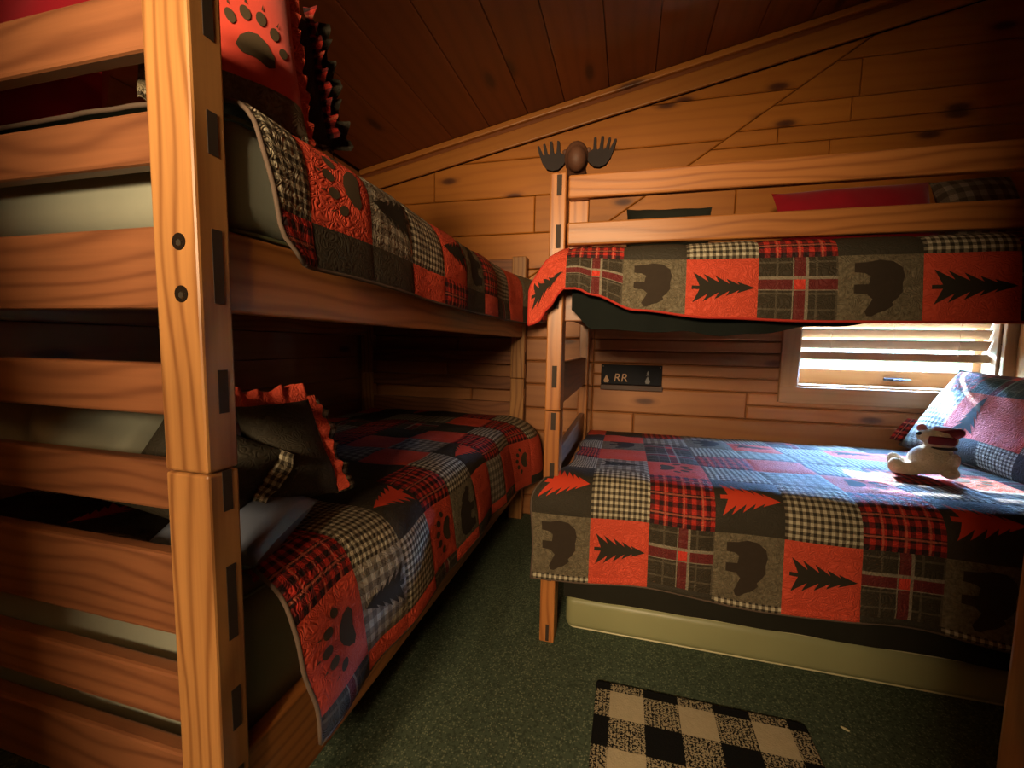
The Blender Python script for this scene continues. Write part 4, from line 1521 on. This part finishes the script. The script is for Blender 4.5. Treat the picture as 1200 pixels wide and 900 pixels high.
gl = toy_part('glasses', lens, M['darkred'])
toy_part('cap', lambda bm: blob(bm, (.052, -.004, .190), (.044, .040, .016), Euler((0, R(10), 0))), M['darkred'])
toy_part('cap_brim', lambda bm: blob(bm, (.034, -.020, .198), (.030, .024, .008), Euler((0, R(-8), 0))), M['plush_pink'])
toy_part('collar', lambda bm: blob(bm, (.044, 0, .118), (.046, .046, .010)), M['black'])

# ------------------------------------------------------------------ moose ornament on the corner of the right bed
mo = empty('moose_ornament', (-.197, 1.555, 1.681))
mo.scale = (1.0, 1.0, 1.12)
tag(mo, 'brown moose head ornament with dark antlers on top of the guard rail', 'ornament')


def mo_part(name, fn, mat, remesh=None):
    return toy_part(name, fn, mat, remesh, mo)


def mhead(bm):
    blob(bm, (0, 0, .052), (.042, .040, .050))
    blob(bm, (.004, -.024, .040), (.033, .036, .038))
    blob(bm, (0, .02, .012), (.036, .036, .016))


mo_part('head', mhead, M['moose'], .005)
for sx in (-1, 1):
    def ant(bm, sx=sx):
        pts = [(.030, .052), (.044, .030), (.060, .017), (.080, .013), (.100, .019), (.116, .038), (.127, .064), (.133, .086), (.127, .088), (.117, .070), (.111, .058), (.108, .061), (.114, .092),
               (.107, .094), (.098, .064), (.092, .061), (.089, .064), (.091, .100), (.083, .101), (.077, .066), (.071, .064), (.068, .068), (.066, .102), (.058, .100), (.056, .068), (.046, .062)]
        v0 = [bm.verts.new((sx * x, -.008 - .15 * (x - .03), z + .002)) for x, z in pts]
        v1 = [bm.verts.new((sx * x, .008 - .15 * (x - .03), z + .002)) for x, z in pts]
        n = len(pts)
        bm.faces.new(v0).normal_update()
        bm.faces.new(v1[::-1]).normal_update()
        for i in range(n): bm.faces.new((v0[i], v1[i], v1[(i + 1) % n], v0[(i + 1) % n]))
        bmesh.ops.triangulate(bm, faces=[f for f in bm.faces if len(f.verts) > 4])
    a = mo_part('antler', ant, M['antler'])
    for f in a.data.polygons: f.use_smooth = False
    mo_part('ear', lambda bm, sx=sx: blob(bm, (sx * .034, .0, .070), (.016, .007, .010), Euler((0, sx * R(-20), 0))), M['moose'])

# ------------------------------------------------------------------ sign on the back wall
sg = empty('wall_sign', (.025, YW, .86))
tag(sg, 'small black wall sign with tan tree print hung on the log wall', 'sign')
bd = box('panel', (-.150, YW - .020, .874), (.198, YW - .001, .992), M['signblack'], sg, bev=.003)
box('ledge', (-.152, YW - .034, .842), (.203, YW - .001, .872), M['ledge'], sg, bev=.003)
ys = YW - .0206


def flat(name, pts, mat):
    n = len(pts)
    return wmesh(name, [(x, ys, z) for x, z in pts] + [(x, ys + .002, z) for x, z in pts],
                 [tuple(range(n))] + [(i, (i + 1) % n, n + (i + 1) % n, n + i) for i in range(n)], mat, bd)


flat('flame_print', [(-.118 + x, .884 + z) for x, z in ((-.012, 0), (.012, 0), (.016, .014), (.008, .030), (0, .048), (-.008, .030), (-.016, .014))], M['signtan'])
flat('flame_print', [(.118 + x, .884 + z) for x, z in ((-.010, 0), (.010, 0), (.014, .014), (.008, .028), (0, .044), (-.008, .028), (-.014, .014))], M['signgrey'])
flat('tree_print', [(.118 + x, .932 + z) for x, z in ((-.010, 0), (.010, 0), (.003, .010), (.007, .010), (0, .028), (-.007, .010), (-.003, .010))], M['signgrey'])
cu = bpy.data.curves.new('lettering', 'FONT')
cu.body = 'RR'
cu.size = .068
cu.extrude = .001
cu.shear = .15
to = bpy.data.objects.new('lettering', cu)
me = bpy.data.meshes.new_from_object(to)
bpy.data.objects.remove(to)
lo = link('lettering', me, M['signtan'])
mt = Matrix.Rotation(R(90), 4, 'X')
mt.translation = Vector((-.078, ys - .0004, .892))
place(lo, bd, mt)
for x in (-.138, .186):
    bm = bmesh.new()
    blob(bm, (x, YW - .021, .981), (.004, .002, .004), None, 2)
    bm_obj('nail', bm, M['steel'], sg)

# ------------------------------------------------------------------ rug
rx0, rx1, ry0, ry1 = -.055, .545, .44, 1.366
pts = []
for cx, cy, a0 in ((rx1 - .02, ry1 - .02, 0), (rx0 + .012, ry1 - .012, 90), (rx0 + .012, ry0 + .012, 180), (rx1 - .012, ry0 + .012, 270)):
    rr = .02 if a0 == 0 else .012
    for k in range(5):
        an = R(a0 + 22.5 * k)
        pts.append((cx + rr * math.cos(an), cy + rr * math.sin(an)))
n = len(pts)
cxm, cym = sum(p[0] for p in pts) / n, sum(p[1] for p in pts) / n
vs = [(x, y, .001) for x, y in pts] + [(x, y, .008) for x, y in pts] + [(cxm + (x - cxm) * .99, cym + (y - cym) * .99, .010) for x, y in pts]
fs = [tuple(range(2 * n, 3 * n))]
for r_ in (0, n): fs += [(r_ + i, r_ + (i + 1) % n, r_ + n + (i + 1) % n, r_ + n + i) for i in range(n)]
rug = wmesh('rug', vs, fs, M['rug'], None, False, [(v[0] - rx0, ry1 - v[1]) for v in vs])
tag(rug, 'black and cream buffalo check rug on the green floor', 'rug')

# a scrap of pale lint on the floor right of the rug
bm = bmesh.new()
blob(bm, (.655, 1.383, .0045), (.012, .004, .0035), Euler((0, 0, R(-35))), 2)
o = bm_obj('lint', bm, M['piping'])
tag(o, 'tiny pale scrap lying on the floor right of the rug', 'scrap')
